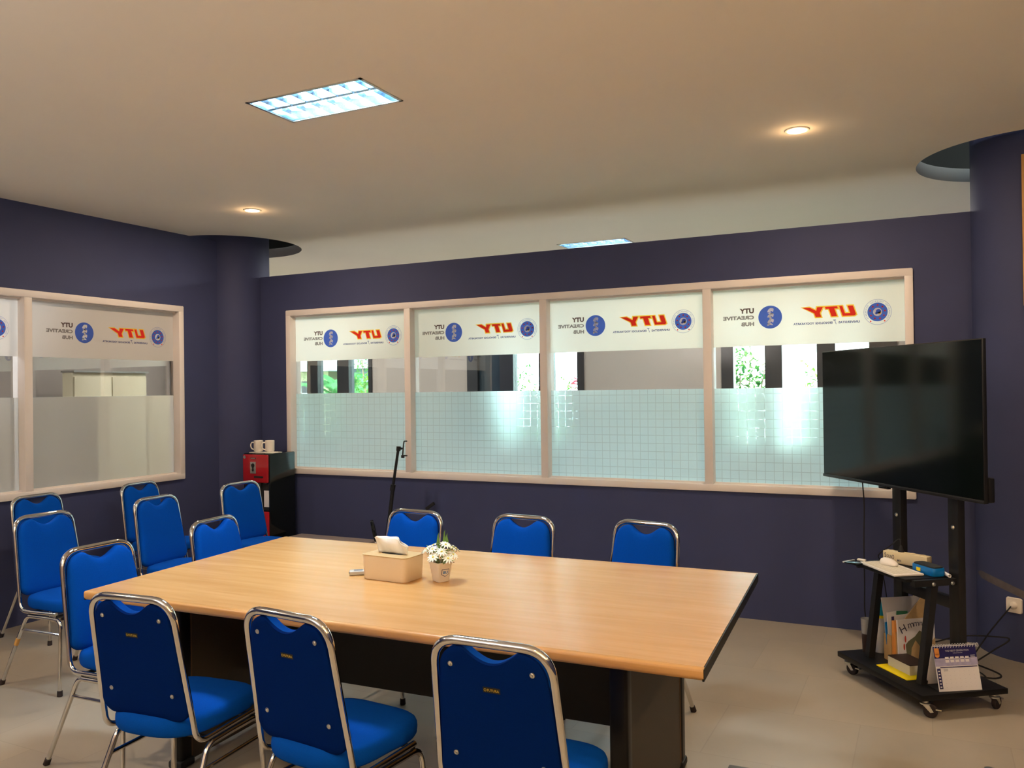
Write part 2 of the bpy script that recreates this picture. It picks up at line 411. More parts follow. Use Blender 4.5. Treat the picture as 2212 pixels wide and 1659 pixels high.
# back partition with its window opening (stops below the ceiling)
WX0, WX1, WZ0, WZ1 = -5.187, -.075, .875, 2.336
bm = B()
box(bm, colC[0][0]+.2, colC[1][0]-.2, BY, BY+.11, 0, WZ0); box(bm, colC[0][0]+.2, colC[1][0]-.2, BY, BY+.11, WZ1, WT)
box(bm, colC[0][0]+.2, WX0, BY, BY+.11, WZ0, WZ1); box(bm, WX1, colC[1][0]-.2, BY, BY+.11, WZ0, WZ1)
struct(link('wall_back', bm, 'navy_paint', smooth=0), 'navy partition with a long interior window, open above')
LY0, LY1, LZ0, LZ1 = 1.12, 5.179, .88, 2.344
bm = B()
box(bm, LX-.11, LX, Y0, 5.66, 0, LZ0); box(bm, LX-.11, LX, Y0, 5.66, LZ1, ZC)
box(bm, LX-.11, LX, Y0, LY0, LZ0, LZ1); box(bm, LX-.11, LX, LY1, 5.66, LZ0, LZ1)
struct(link('wall_left', bm, 'navy_paint', smooth=0), 'navy wall with an interior window on the left')
struct(link('wall_right', bx(XR-.12, XR, Y0, OY, 0, ZC), 'navy_paint', smooth=0))
struct(link('wall_front', bx(XL, XR, Y0-.1, Y0, 0, ZC), 'beige_paint', smooth=0))
bm = B(); box(bm, .78, XR-.12, BY, BY+.11, 0, ZC)
struct(link('wall_back', bm, 'navy_paint', smooth=0), 'navy wall right of the round column')
struct(link('wall_far_left', bx(XL-.1, XL, Y0, OY, 0, ZV), 'beige_paint', smooth=0), 'beige far wall of the neighbouring room')

# outer wall of the corridor with three groups of dark framed windows
groups = [(-7.95, -6.41, [(-7.83, -7.463), (-7.282, -6.96), (-6.771, -6.462)], []),
          (-5.00, -3.486, [(-4.375, -4.045), (-3.881, -3.565)], [(-4.855, -4.554)]),
          (-1.937, -.25, [(-1.812, -1.492), (-1.322, -.987), (-.813, -.504)], [])]
OZ0, OZ1 = .95, 2.5
bm = B(); edges = [XL]+[v for g in groups for v in g[:2]]+[XR]
box(bm, XL, XR, OY, OY+.12, 0, OZ0); box(bm, XL, XR, OY, OY+.12, OZ1, ZV)
for a, b in zip(edges[0::2], edges[1::2]): box(bm, a, b, OY, OY+.12, OZ0, OZ1)
struct(link('wall_outer', bm, 'beige_paint', smooth=0), 'beige outer wall of the corridor beyond the partition')
for gi, (a, b, ops, dark) in enumerate(groups):
    xs = [a]+[v for q in sorted(ops+dark) for v in q]+[b]
    bm = B()
    for p, q in zip(xs[0::2], xs[1::2]): box(bm, p, q, OY-.02, OY+.10, OZ0, OZ1)
    box(bm, a, b, OY-.015, OY+.095, OZ0, OZ0+.06); box(bm, a, b, OY-.015, OY+.095, OZ1-.06, OZ1)
    w = struct(link('window_%d' % (gi+3), bm, 'alu_dark', smooth=0), 'dark framed garden window beyond the corridor')
    for (p, q) in ops: link('glass_pane', bx(p, q, OY+.04, OY+.046, OZ0+.06, OZ1-.06), 'glass', w, smooth=0)
    for (p, q) in dark:
        o = link('dark_pane', bx(p, q, OY+.03, OY+.046, OZ0+.06, OZ1-.06), 'dark_glass', w, smooth=0)

# ------------------------------------------------------------------ printed logos on the frosted bands
LM = ['print_brown', 'print_grey', 'print_blue', 'print_white', 'print_red', 'print_yellow', 'print_navy', 'print_ring']
def disc(bm, fn, cx, cy, r, mi, n=40, r2=None):
    if r2 is None: bm.faces.new([bm.verts.new(fn(cx+r*math.cos(2*PI*k/n), cy+r*math.sin(2*PI*k/n))) for k in range(n)]).material_index = mi
    else:
        a = [bm.verts.new(fn(cx+r*math.cos(2*PI*k/n), cy+r*math.sin(2*PI*k/n))) for k in range(n)]
        b = [bm.verts.new(fn(cx+r2*math.cos(2*PI*k/n), cy+r2*math.sin(2*PI*k/n))) for k in range(n)]
        for k in range(n): bm.faces.new((a[k], a[(k+1) % n], b[(k+1) % n], b[k])).material_index = mi
def logos(place, off):
    """place(u, v, layer): u to the right as read from the far side. off: dict of positions from pane centre (u)"""
    bm = B(); zc = 2.076
    L1 = lambda x, y: place(x, y, 1); L2 = lambda x, y: place(x, y, 2); L3 = lambda x, y: place(x, y, 3)
    # words, left aligned at off['t']
    t = off['t']
    text_fit(bm, 'UTY', L1, t, t+.098, 2.108, 2.144, 0, bold=.05)
    text_fit(bm, 'CREATIVE', L1, t, t+.213, 2.066, 2.093, 1, bold=.045)
    text_fit(bm, 'HUB', L1, t, t+.088, 2.020, 2.048, 1, bold=.045)
    # blue disc with white leaf-like letters, turned on their side
    c = off['c']; disc(bm, L1, c, zc, .079, 2)
    def leaf(x, y, a, l, w):
        n = 8; P = [(l*k/n, w*math.sin(PI*k/n)) for k in range(n+1)]+[(l*k/n, -w*.25*math.sin(PI*k/n)) for k in range(n-1, 0, -1)]
        bm.faces.new([bm.verts.new(L2(x+px*math.cos(a)-py*math.sin(a), y+px*math.sin(a)+py*math.cos(a))) for px, py in P]).material_index = 3
    for yy, k in ((.034, 0), (-.002, 1), (-.040, 2)):      # three leafy letter shapes, one above the other
        leaf(c-.019, zc+yy, .95, .034, .017); leaf(c+.019, zc+yy, 2.19, .034, .017)
        if k != 1: leaf(c-.020, zc+yy-.016, .25, .038, .010)
        else: leaf(c-.004, zc+yy-.020, 1.2, .030, .012)
    leaf(c+.020, zc-.060, 2.0, .024, .012)
    # slanted red word with a yellow rim
    a, b = off['r']
    LET = [[(0, 1), (.30, 1), (.30, .26), (.60, .26), (.60, 1), (.78, 1), (.78, 0), (.12, 0), (0, .12)],
           [(.90, 1), (1.60, 1), (1.60, .78), (1.42, .78), (1.42, 0), (1.10, 0), (1.10, .78), (.90, .78)],
           [(1.72, 1), (2.06, 1), (2.18, .64), (2.50, 1), (2.92, 1), (2.34, .40), (2.34, 0), (2.02, 0), (2.02, .40)]]
    kx, hh = (b-a)/3.05, .066
    def grow(P, d):
        o = []; n = len(P)
        for q in range(n):
            p0, p1, p2 = Vector(P[q-1]), Vector(P[q]), Vector(P[(q+1) % n])
            e1, e2 = (p1-p0).normalized(), (p2-p1).normalized(); n1, n2 = Vector((-e1.y, e1.x)), Vector((-e2.y, e2.x))
            m = (n1+n2); m = m/max(.35, m.length_squared/2); o.append(p1+m*d)
        return o
    for li, P in enumerate(LET):
        Q = [(x*kx, y*hh) for x, y in P]
        for dd_, lay, mi_ in ((.0075, (1, 2, 1)[li], 5), (0, 3, 4)):
            G = grow(Q, dd_) if dd_ else [Vector(q) for q in Q]
            bm.faces.new([bm.verts.new(place(a+g.x+.32*(g.y-.5*hh), 2.061+g.y, lay)) for g in G]).material_index = mi_
    s0, s1 = off['s']
    text_fit(bm, 'UNIVERSITAS', L1, s0, s0+(s1-s0)*.315, 2.012, 2.027, 6, bold=.03)
    text_fit(bm, 'T', L1, s0+(s1-s0)*.345, s0+(s1-s0)*.395, 2.008, 2.038, 6, shear=.5)
    text_fit(bm, 'EKNOLOGI', L1, s0+(s1-s0)*.405, s0+(s1-s0)*.66, 2.012, 2.027, 6, bold=.03)
    text_fit(bm, 'YOGYAKARTA', L1, s0+(s1-s0)*.68, s1, 2.012, 2.027, 6, bold=.03)
    # round seal
    e = off['e']; disc(bm, L1, e, zc, .084, 7, 48, .0815); disc(bm, L1, e, zc, .061, 2); disc(bm, L2, e, zc, .027, 3)
    disc(bm, L3, e-.006, zc+.004, .015, 2, 16); disc(bm, L3, e-.012, zc-.006, .009, 5, 10); disc(bm, L3, e+.007, zc-.008, .008, 2, 10)
    W_ = 'UNIVERSITAS TEKNOLOGI YOGYAKARTA'
    for k, ch in enumerate(W_):
        if ch == ' ': continue
        an = math.radians(215-250*k/(len(W_)-1)); d = text_data(ch, .018, .0); x0, x1, y0, y1 = extent(d)
        ca, sa = math.cos(an-PI/2), math.sin(an-PI/2)
        put_text(bm, d, lambda x, y: L1(e+.066*math.cos(an)+(x-(x0+x1)/2)*ca-y*sa*.8, zc+.066*math.sin(an)+(x-(x0+x1)/2)*sa+y*ca*.8), 7)
    for k in range(9):
        an = 2*PI*k/9+.2; disc(bm, L2, e+.045*math.cos(an), zc+.045*math.sin(an), .006, 4, 5)
    for an in (math.radians(235), math.radians(305)): disc(bm, L2, e+.073*math.cos(an), zc+.073*math.sin(an), .005, 4, 8)
    return bm

# ------------------------------------------------------------------ interior windows
def interior_window(name, axis, p0, p1, z0, z1, mull, face, glass, inset, fw, offs, mats, label):
    """axis 'x': window in a wall facing -Y ; axis 'y': window in a wall facing +X"""
    def BX(bm, a, b, d0, d1, zz0, zz1, **k):
        if axis == 'x': box(bm, a, b, face+d0, face+d1, zz0, zz1, **k)
        else: box(bm, face-d1, face-d0, a, b, zz0, zz1, **k)
    bm = B()
    BX(bm, p0, p1, -.018, .125, z1-fw, z1+.004, bev=.003); BX(bm, p0, p1, -.018, .125, z0-.004, z0+fw*.95, bev=.003)
    BX(bm, p0-.004, p0+fw, -.017, .124, z0, z1, bev=.003); BX(bm, p1-fw, p1+.004, -.017, .124, z0, z1, bev=.003)
    w = struct(link(name, bm, 'frame_white'), label)
    bm = B(); BX(bm, p0+fw, p1-fw, .03, .048, z0+fw*.9, z0+fw*.9+.014); BX(bm, p0+fw, p1-fw, .03, .048, z1-fw-.012, z1-fw+.002)
    link('glazing_bead', bm, 'frame_white', w)
    for m in mull:
        bm = B(); BX(bm, m-.030, m+.030, -.014, .12, z0+.02, z1-.02, bev=.003); link('mullion', bm, 'frame_white', w)
    xs = [p0+fw]+[v for m in mull for v in (m-.03, m+.03)]+[p1-fw]
    for i, (a, b) in enumerate(zip(xs[0::2], xs[1::2])):
        bm = B(); BX(bm, a-.005, b+.005, glass, glass+.006, z0+fw-.005, z1-fw+.005)
        g = link('glass_pane', bm, mats[0], w, smooth=0)
        def strip(zz0, zz1, m, nm):
            bm = B()
            d = glass-.001
            P = [(a, zz0), (b, zz0), (b, zz1), (a, zz1)]
            bm.faces.new([bm.verts.new((u, face+d, v) if axis == 'x' else (face-d, u, v)) for u, v in P])
            return link(nm, bm, m, g, smooth=0)
        strip(1.880, z1-fw, mats[1], 'frosted_band'); strip(z0+fw, 1.588, mats[2], 'frosted_film')
        cx = (a+b)/2
        def place(u, v, l):
            d = glass-.001-.00018*l
            return Vector((cx-u, face+d, v)) if axis == 'x' else Vector((face-d, cx-u, v))
        o_ = offs[min(i, len(offs)-1)]
        link('printed_logos', logos(place, o_), LM, g, smooth=0)
    return w
# u runs opposite to the wall's own axis, so world offset = -u
O12 = dict(t=.303, c=.213, r=(-.32, .0), s=(-.352, .075), e=-.455)
O3 = dict(t=.321, c=.229, r=(-.312, .032), s=(-.345, .09), e=-.444)
O4 = dict(t=.334, c=.226, r=(-.315, .017), s=(-.345, .073), e=-.453)
interior_window('window_1', 'x', WX0, WX1, WZ0, WZ1, [-3.89, -2.645, -1.382], BY, .06, 0, .046, [O12, O12, O3, O4], ('glass', 'film_top', 'film_grid'), 'white framed four-pane interior window in the back wall')
OLf = dict(t=.285, c=.188, r=(-.357, -.030), s=(-.39, .030), e=-.493)
interior_window('window_2', 'y', LY0, LY1, LZ0, LZ1, [2.46, 3.80], LX, .06, 0, .046, [OLf, OLf, OLf], ('glass_left', 'film_left_top', 'film_left'), 'white framed interior window in the left wall')
# cream two-door cabinet in the next room, seen through the left window
t = thing('storage_cabinet', 'tall cream two-door cabinet in the next room, seen through the left window', 'cabinet', (-8.45, 6.44, 0))
link('body', bx(.08, .25, -.47, .47, 0, 1.845, bev=.004), 'cabinet_cream', t)
for s in (-1, 1): link('door', bx(.252, .27,   .006 if s > 0 else -.46, .46 if s > 0 else -.006, .06, 1.80, bev=.003), 'cabinet_cream', t)
link('top_lip', bx(.07, .285, -.48, .48, 1.845, 1.865), 'steel', t)

# ------------------------------------------------------------------ lamps
def tube_light(loc, w, d, label):
    t = thing('ceiling_light', label, 'ceiling light', (loc[0], loc[1], ZC), group='recessed tube lights')
    bm = B()
    for (x0, x1, y0, y1) in ((-w/2, w/2, -d/2, -d/2+.014), (-w/2, w/2, d/2-.014, d/2), (-w/2, -w/2+.014, -d/2, d/2), (w/2-.014, w/2, -d/2, d/2)):
        box(bm, x0, x1, y0, y1, -.004, .002)
    link('frame', bm, 'steel', t, smooth=0)
    bm = B(); iw, idp, H = w/2-.016, d/2-.016, .085
    P = lambda x, y, z: bm.verts.new((x, y, z))
    for sx, sy in ((1, 0), (-1, 0)):
        bm.faces.new([P(sx*iw, -idp, 0), P(sx*iw, idp, 0), P(sx*iw, idp, H), P(sx*iw, -idp, H)])
    for sy in (-1, 1): bm.faces.new([P(-iw, sy*idp, 0), P(iw, sy*idp, 0), P(iw, sy*idp*.93, H), P(-iw, sy*idp*.93, H)])
    bm.faces.new([P(-iw, -idp, H), P(iw, -idp, H), P(iw, idp, H), P(-iw, idp, H)])
    box(bm, -iw, iw, -.012, .012, .012, H)
    link('reflector', bm, 'reflector', t, smooth=0)
    for k in range(7):
        x = -iw+(k+.5)*2*iw/7
        for y0, y1 in ((-idp, -.012), (.012, idp)):
            n = 6; bm = B()
            for j in range(n):      # louvre blade: deep at the sides, shallow in the middle
                a0 = y0+(y1-y0)*j/n; a1 = y0+(y1-y0)*(j+1)/n
                h = lambda a: .008+.020*(1-abs(2*(a-y0)/(y1-y0)-1))
                for s in (-1, 1):
                    vs = [bm.verts.new(p) for p in ((x, a0, .004), (x, a1, .004), (x+s*.006, a1, .05-h(a1)), (x+s*.006, a0, .05-h(a0)))]
                    bm.faces.new(vs)
            bmesh.ops.remove_doubles(bm, verts=bm.verts, dist=1e-5)
            link('louvre_blade', bm, 'reflector', t, smooth=0)
    for y in (-idp/2, idp/2):
        bm = B(); tube(bm, [(-iw+.03, y, .062), (iw-.012, y, .062)], .016, 12); link('fluorescent_tube', bm, 'tube_glow', t)
    ld = bpy.data.lights.new('tube_light', 'AREA'); ld.shape = 'RECTANGLE'; ld.size = iw*1.7; ld.size_y = idp*1.7; ld.energy = TUBE_W*(w*d/.22); ld.color = TUBE_C; ld.spread = math.radians(124)
    lo = bpy.data.objects.new('tube_light', ld); COL.objects.link(lo); lo.parent = t; lo.location = (.02, 0, .078)
    return t
def down_light(x, y, label, e=1.0):
    t = thing('downlight', label, 'downlight', (x, y, ZC), group='round warm downlights')
    bm = B(); lathe(bm, [(.050, .0), (.052, -.006), (.062, -.005), (.065, 0), (.050, 0)], 32); link('trim_ring', bm, 'frame_white', t)
    bm = B(); lathe(bm, [(.0, -.0045), (.040, -.004), (.051, -.002)], 32); link('lens', bm, 'lamp_glow', t)
    ld = bpy.data.lights.new('lamp', 'AREA'); ld.shape = 'DISK'; ld.size = .10; ld.energy = SPOT_W*e; ld.color = SPOT_C
    lo = bpy.data.objects.new('lamp', ld); COL.objects.link(lo); lo.parent = t; lo.location = (0, 0, -.008)
    ld = bpy.data.lights.new('lamp_halo', 'POINT'); ld.shadow_soft_size = .03; ld.energy = .55*e; ld.color = (1, .62, .30)  # point light added below the lens for a glow on the ceiling
    lo = bpy.data.objects.new('lamp_halo', ld); COL.objects.link(lo); lo.parent = t; lo.location = (0, 0, -.045)
tube_light(TL[:2], TL[2], TL[3], 'bright recessed tube light with louvres above the meeting table')
tube_light(TL2[:2], TL2[2], TL2[3], 'recessed tube light in the corridor, cut off by the top of the partition')
down_light(-4.5, 4.76, 'small round downlight near the left column')
down_light(-.603, 4.69, 'small round downlight right of the tube light')
# lamps of the same grid behind the viewpoint (outside the picture)
down_light(-4.5, 1.0, 'round downlight over the left end of the room, outside the frame', 1.5)
down_light(-.6, .9, 'round downlight above the viewpoint, outside the frame', .35)
down_light(1.6, 2.8, 'round downlight by the right wall, outside the frame', 1.1)
for (x, y, e, c, sx) in ((-7.7, 2.6, 120, (.92, .95, 1), .6), (-6.9, 7.4, 60, (.95, .95, .92), .6), (1.6, 7.4, 30, (.9, .95, 1), .6), (-1.0, 7.6, 26, (1, .93, .85), .6), (-2.6, 7.6, 24, (1, .95, .90), .6), (-4.9, 7.4, 25, (.95, .95, .95), .6)):
    ld = bpy.data.lights.new('room_fill', 'AREA'); ld.shape = 'RECTANGLE'; ld.size = sx; ld.size_y = .3; ld.energy = e; ld.color = c  # unseen area lights added to brighten the corridor and next room
    lo = bpy.data.objects.new('room_fill', ld); COL.objects.link(lo); lo.location = (x, y, ZC-.01)
# unseen upward fill lights added behind the viewpoint to brighten the ceiling
for (x, y, z, e, c, sx) in ((1.1, -.4, 1.9, 105, (1, .70, .38), 1.2), (-2.9, -.9, 1.9, 50, (.92, .95, 1), 1.2)):
    ld = bpy.data.lights.new('ceiling_fill', 'AREA'); ld.shape = 'RECTANGLE'; ld.size = sx; ld.size_y = .3; ld.energy = e; ld.color = c
    lo = bpy.data.objects.new('ceiling_fill', ld); COL.objects.link(lo); lo.location = (x, y, z); lo.rotation_euler = (PI, 0, 0)
# daylight portals at the garden windows
for gi, (a, b, ops, dark) in enumerate(groups):
    ld = bpy.data.lights.new('daylight', 'AREA'); ld.shape = 'RECTANGLE'; ld.size = b-a; ld.size_y = OZ1-OZ0; ld.cycles.is_portal = True
    lo = bpy.data.objects.new('daylight', ld); COL.objects.link(lo); lo.location = ((a+b)/2, OY+.14, (OZ0+OZ1)/2); lo.rotation_euler = (-PI/2, 0, 0)

# ------------------------------------------------------------------ banquet chair
def make_chair():
    root = thing('banquet_chair', 'x', 'chair')
    wt, wb, Ht, ln, zb = .178, .205, .912, .076, .466
    lean = lambda z: -ln*(z-zb)/(Ht-zb)
    # back frame: one bent tube, seat side -> up -> over -> down -> seat side
    P = [(-.203, .30, .422), (-.203, .055, .416), (-wb, lean(.50)+.004, .50), (-wt, lean(Ht), Ht), (wt, lean(Ht), Ht), (wb, lean(.50)+.004, .50), (.203, .055, .416), (.203, .30, .422)]
    # add a control point so the lower bend is tight
    P = [P[0], (-.203, .012, .414), P[3], P[4], (.203, .012, .414), P[7]]
    bm = B(); pts = fillet(P, [.06, .084, .084, .06], 10)
    rads = []
    for q in pts: rads.append(.0102+.0030*max(0, min(1, (q.z-.80)/.08)))
    tube(bm, pts, rads, 12)
    link('back_frame', bm, 'chrome', root)
    # side legs: rear + front leg meet in the middle of the rail
    for s in (-1, 1):
        rear = fillet([(s*.227, -.113, .012), (s*.203, .062, .392), (s*.203, .19, .395)], .05, 7)
        front = fillet([(s*.227, .355, .012), (s*.203, .335, .395), (s*.203, .19, .395)], .05, 7)
        for pth in (rear, front):
            bm = B(); tube(bm, pth, .0105, 12); leg = link('leg', bm, 'chrome', root)
            d = (pth[1]-pth[0]).normalized(); bm = B(); tube(bm, [pth[0]-d*.012, pth[0]-d*.010, pth[0]+d*.018], [.012, .0145, .0135], 12)
            link('foot_cap', bm, 'rubber', leg)
        bm = B(); zz = .315; fr = (zz-.012)/.38
        a = Vector((s*.227, -.113, .012)).lerp(Vector((s*.203, .062, .392)), fr); b = Vector((s*.227, .355, .012)).lerp(Vector((s*.203, .335, .395)), fr)
        tube(bm, [a, b], .0075, 10); link('stretcher', bm, 'chrome', root)
    bm = B(); tube(bm, [(-.2, .08, .408), (.2, .08, .408)], .009, 8); tube(bm, [(-.2, .30, .408), (.2, .30, .408)], .009, 8); link('seat_support', bm, 'black_metal', root)
    # seat cushion
    out = []
    N = 56
    for k in range(N):
        a = 2*PI*k/N; c, s_ = math.cos(a), math.sin(a); n = 4.2 if s_ > 0 else 3.0
        out.append((.202*math.copysign(abs(c)**(2/n), c)*(1 if s_ > 0 else .97), .175+.215*math.copysign(abs(s_)**(2/n), s_)))
    def fs(u, v, d): return Vector((u, v, .428+d))
    bm = B(); pad(bm, out, [(0, 0), (.9, 0), (.965, .003), (.99, .012), (1, .03), (.995, .045), (.975, .056), (.93, .064), (.8, .070), (.5, .074), (0, .075)], fs)
    link('seat', bm, 'blue_fabric', root, smooth=60)
    # backrest cushion inside the frame, with a hand scoop at the top
    z0, z1 = .487, .8985; h = z1-z0; out = []
    hw = lambda v: (wb-.013)+(wt-wb)*((v-zb)/(Ht-zb))-.001
    def add(u, v): out.append((u, v))
    for k in range(9):           # bottom right corner
        a = -PI/2+PI/2*k/8; add(hw(z0)-.055+.055*math.cos(a), z0+.045+.045*math.sin(a))
    for k in range(1, 7): v = z0+.045+(h-.045-.077)*k/7; add(hw(v), v)
    for k in range(9):
        a = PI/2*k/8; add(hw(z1)-.074+.074*math.cos(a), z1-.077+.077*math.sin(a))
    for k in range(1, 24):
        x = (hw(z1)-.074)*(1-2*k/24); s_ = max(0, 1-(x/.088)**2); add(x, z1-.040*s_**1.25)
    for k in range(9):
        a = PI/2+PI/2*k/8; add(-(hw(z1)-.074)+.074*math.cos(a), z1-.077+.077*math.sin(a))
    for k in range(6, 0, -1): v = z0+.045+(h-.045-.077)*k/7; add(-hw(v), v)
    for k in range(8):
        a = PI+PI/2*k/8; add(-(hw(z0)-.055)+.055*math.cos(a), z0+.045+.045*math.sin(a))
    up = Vector((0, -ln, Ht-zb)).normalized(); nf = Vector((0, up.z, -up.y))
    def fb(u, v, d):
        y = lean(v); curve = -.007*(1-min(1, (u/.18)**2))
        return Vector((u, y, v))+nf*(d+curve)
    bm = B()
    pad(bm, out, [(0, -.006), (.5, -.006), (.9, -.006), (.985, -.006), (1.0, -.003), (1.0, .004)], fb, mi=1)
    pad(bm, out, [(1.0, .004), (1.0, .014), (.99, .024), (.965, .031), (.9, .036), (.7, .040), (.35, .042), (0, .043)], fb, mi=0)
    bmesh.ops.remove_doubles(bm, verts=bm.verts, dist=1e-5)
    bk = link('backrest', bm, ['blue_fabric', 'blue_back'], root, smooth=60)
    for (u, v) in ((-.125, .845), (.125, .845), (-.135, .58), (.135, .58)):
        bm = B(); M = Matrix.Translation(fb(u, v, -.006)) @ Vector((0, 0, 1)).rotation_difference(-nf).to_matrix().to_4x4()
        lathe(bm, [(0, .005), (.003, .005), (.0035, .003), (.005, .0035), (.0075, .002), (.008, 0)], 16, M=M); link('screw', bm, 'steel', bk)
    bm = B(); M = lambda x, y: fb(-x, .785+y, -.0075)
    bm.faces.new([bm.verts.new(fb(u, v, -.0068)) for u, v in ((-.027, .778), (.026, .778), (.026, .794), (-.027, .794))]).material_index = 0
    text_fit(bm, 'FUTURA', lambda x, y: fb(x, y, -.0078), -.013, .023, .7825, .7900, 1, bold=.02)
    disc(bm, lambda x, y: fb(x, y, -.0078), -.0195, .7862, .0042, 1, 16, .0027)
    link('maker_label', bm, ['black_matte', 'gold_print'], bk, smooth=0)
    return root
def copy_tree(o, parent=None):
    c = o.copy(); COL.objects.link(c); c.parent = parent
    for ch in list(o.children): copy_tree(ch, c)
    return c
chair0 = make_chair()
NEAR = 'blue chairs on the near side of the table'; FAR = 'blue chairs on the far side of the table'; LEFT = 'blue chairs left of the table'
chairs = [
 (-2.436, 2.047, 94.9, 'leftmost of the three blue chairs seen from behind on the near side of the table', NEAR),
 (-1.784, 2.090, 84.5, 'middle one of the three blue chairs seen from behind at the table', NEAR),
 (-1.072, 2.085, 90.4, 'rightmost of the three blue chairs seen from behind on the near side', NEAR),
 (-2.624, 3.964, -94.1, 'blue banquet chair on the far side of the table, behind the tissue box', FAR),
 (-1.960, 4.002, -94.3, 'bright blue banquet chair on the far side of the table, middle of the three', FAR),
 (-1.304, 4.047, -103.2, 'bright blue banquet chair on the far side of the table, rightmost of the three', FAR),
 (-3.330, 2.594, .5, 'blue banquet chair tucked to the left end of the table, beside its near left corner', LEFT),
 (-4.517, 3.150, 1.6, 'blue chair with brown tape on its leg, in front of the leftmost chair', LEFT),
 (-5.425, 3.72, 2.2, 'blue banquet chair against the left wall, furthest left, under the window mullion', LEFT),
 (-4.537, 3.956, 3.7, 'blue banquet chair facing the table, in front of the one below the window corner', LEFT),
 (-5.393, 4.538, 6.2, 'dark blue banquet chair against the left wall below the lower right window corner', LEFT),
 (-3.430, 3.391, 6.2, 'blue banquet chair at the far left corner of the table, mostly hidden by the tabletop', LEFT),
 (-4.643, 4.816, -4.2, 'blue banquet chair in front of the red and black water dispenser', LEFT)]
allch = []
for i, (x, y, a, lab, g) in enumerate(chairs):
    c = chair0 if i == 0 else copy_tree(chair0)
    c.location = (x, y, 0); c.rotation_euler = (0, 0, math.radians(a-90)); c['label'] = lab; c['group'] = g; allch.append(c)
# worn tape on a leg of the second chair from the left
bm = B(); pa = Vector((.227, -.113, .012)).lerp(Vector((.203, .062, .392)), .57); pb = Vector((.227, -.113, .012)).lerp(Vector((.203, .062, .392)), .67)
tube(bm, [pa, pb], .0122, 12); o = link('tape_wrap', bm, 'amber_wood', allch[7]); o['label'] = 'brown tape around the leg'

# ------------------------------------------------------------------ meeting table
TT = .79
A_, B_, C_, D_ = Vector((-3.136, 2.324, 0)), Vector((-.588, 2.402, 0)), Vector((-.672, 3.746, 0)), Vector((-3.250, 3.682, 0))
tb = thing('meeting_table', 'large rectangular meeting table with beech top and black panel base', 'table', (-1.93, 3.05, 0), math.radians(1.7))
bpy.context.view_layer.update()
Mi = (Matrix.Translation((-1.93, 3.05, 0)) @ Matrix.Rotation(math.radians(1.7), 4, 'Z')).inverted()
a, b, c, d = [Mi @ p for p in (A_, B_, C_, D_)]
def inset(p, q, t): return p + (q-p).normalized()*t
bm = B()
TH = .036
poly(bm, [v+Vector((0, 0, TT-TH)) for v in (a+Vector((0, .02, 0)), b+Vector((-.003, .02, 0)), c+Vector((-.003, -.02, 0)), d+Vector((0, -.02, 0)))][::-1], (0, 0, TH))
link('tabletop', bm, 'beech', tb, smooth=0)
for (p, q, s, nm) in ((a, b, -1, 'front_edge'), (d, c, 1, 'rear_edge')):
    bm = B(); dirv = (q-p).normalized(); nrm = Vector((dirv.y, -dirv.x, 0))*(1 if s < 0 else -1)
    prof = [(-.02, TT-.0003), (-.006, TT-.001), (-.001, TT-.004), (0, TT-.010), (-.0005, TT-.024), (-.006, TT-.034), (-.014, TT-TH-.001), (-.02, TT-TH-.001)]
    rg = []
    for e in (p, q): rg.append([bm.verts.new(e+nrm*u_+Vector((0, 0, z))) for u_, z in prof])
    for k in range(len(prof)-1): bm.faces.new((rg[0][k], rg[0][k+1], rg[1][k+1], rg[1][k]))
    bm.faces.new(rg[0]); bm.faces.new(rg[1][::-1]); bmesh.ops.recalc_face_normals(bm, faces=bm.faces)
    link(nm, bm, 'beech', tb, smooth=50)
for (p, q, nm) in ((b, c, 'end_edge'), (a, d, 'end_edge')):
    dirv = (q-p).normalized(); nrm = Vector((dirv.y, -dirv.x, 0)) if p is b else Vector((-dirv.y, dirv.x, 0))
    bm = B(); p1, q1 = p+dirv*.004, q-dirv*.004
    poly(bm, [v+Vector((0, 0, TT-TH-.001)) for v in (p1-nrm*.004, q1-nrm*.004, q1+nrm*.002, p1+nrm*.002)], (0, 0, TH-.001)); bmesh.ops.recalc_face_normals(bm, faces=bm.faces)
    link(nm, bm, 'black_lam', tb, smooth=0)
def W2T(x, y): return Mi @ Vector((x, y, 0))
for X in (-.938, -2.925):
    c0 = W2T(X, 3.05)
    sp = link('side_panel', bx(-.02, .02, -.43, .43, .02, TT-TH-.001), 'brown_panel', tb, smooth=0, loc=(c0.x, c0.y, 0), rotz=math.radians(2.3))
    for y in (-.445, .445):
        link('corner_post', bx(-.034, .028, y-.033, y+.033, 0.03, TT-TH-.001, bev=.012, seg=3), 'black_lam', sp)
        link('foot', bx(-.040, .034, y-.043, y+.043, 0, .035, bev=.01, seg=2), 'black_matte', sp)
    for y in (-.409, .409):
        link('edge_strip', bx(.019, .0225, y-.003, y+.003, .02, TT-TH-.002), 'brown_line', sp, smooth=0)
xa, xb = W2T(-2.90, 3.05).x, W2T(-.96, 3.05).x
link('modesty_panel', bx(xa, xb, -.01, .008, .30, TT-TH-.001), 'black_lam', tb, smooth=0)

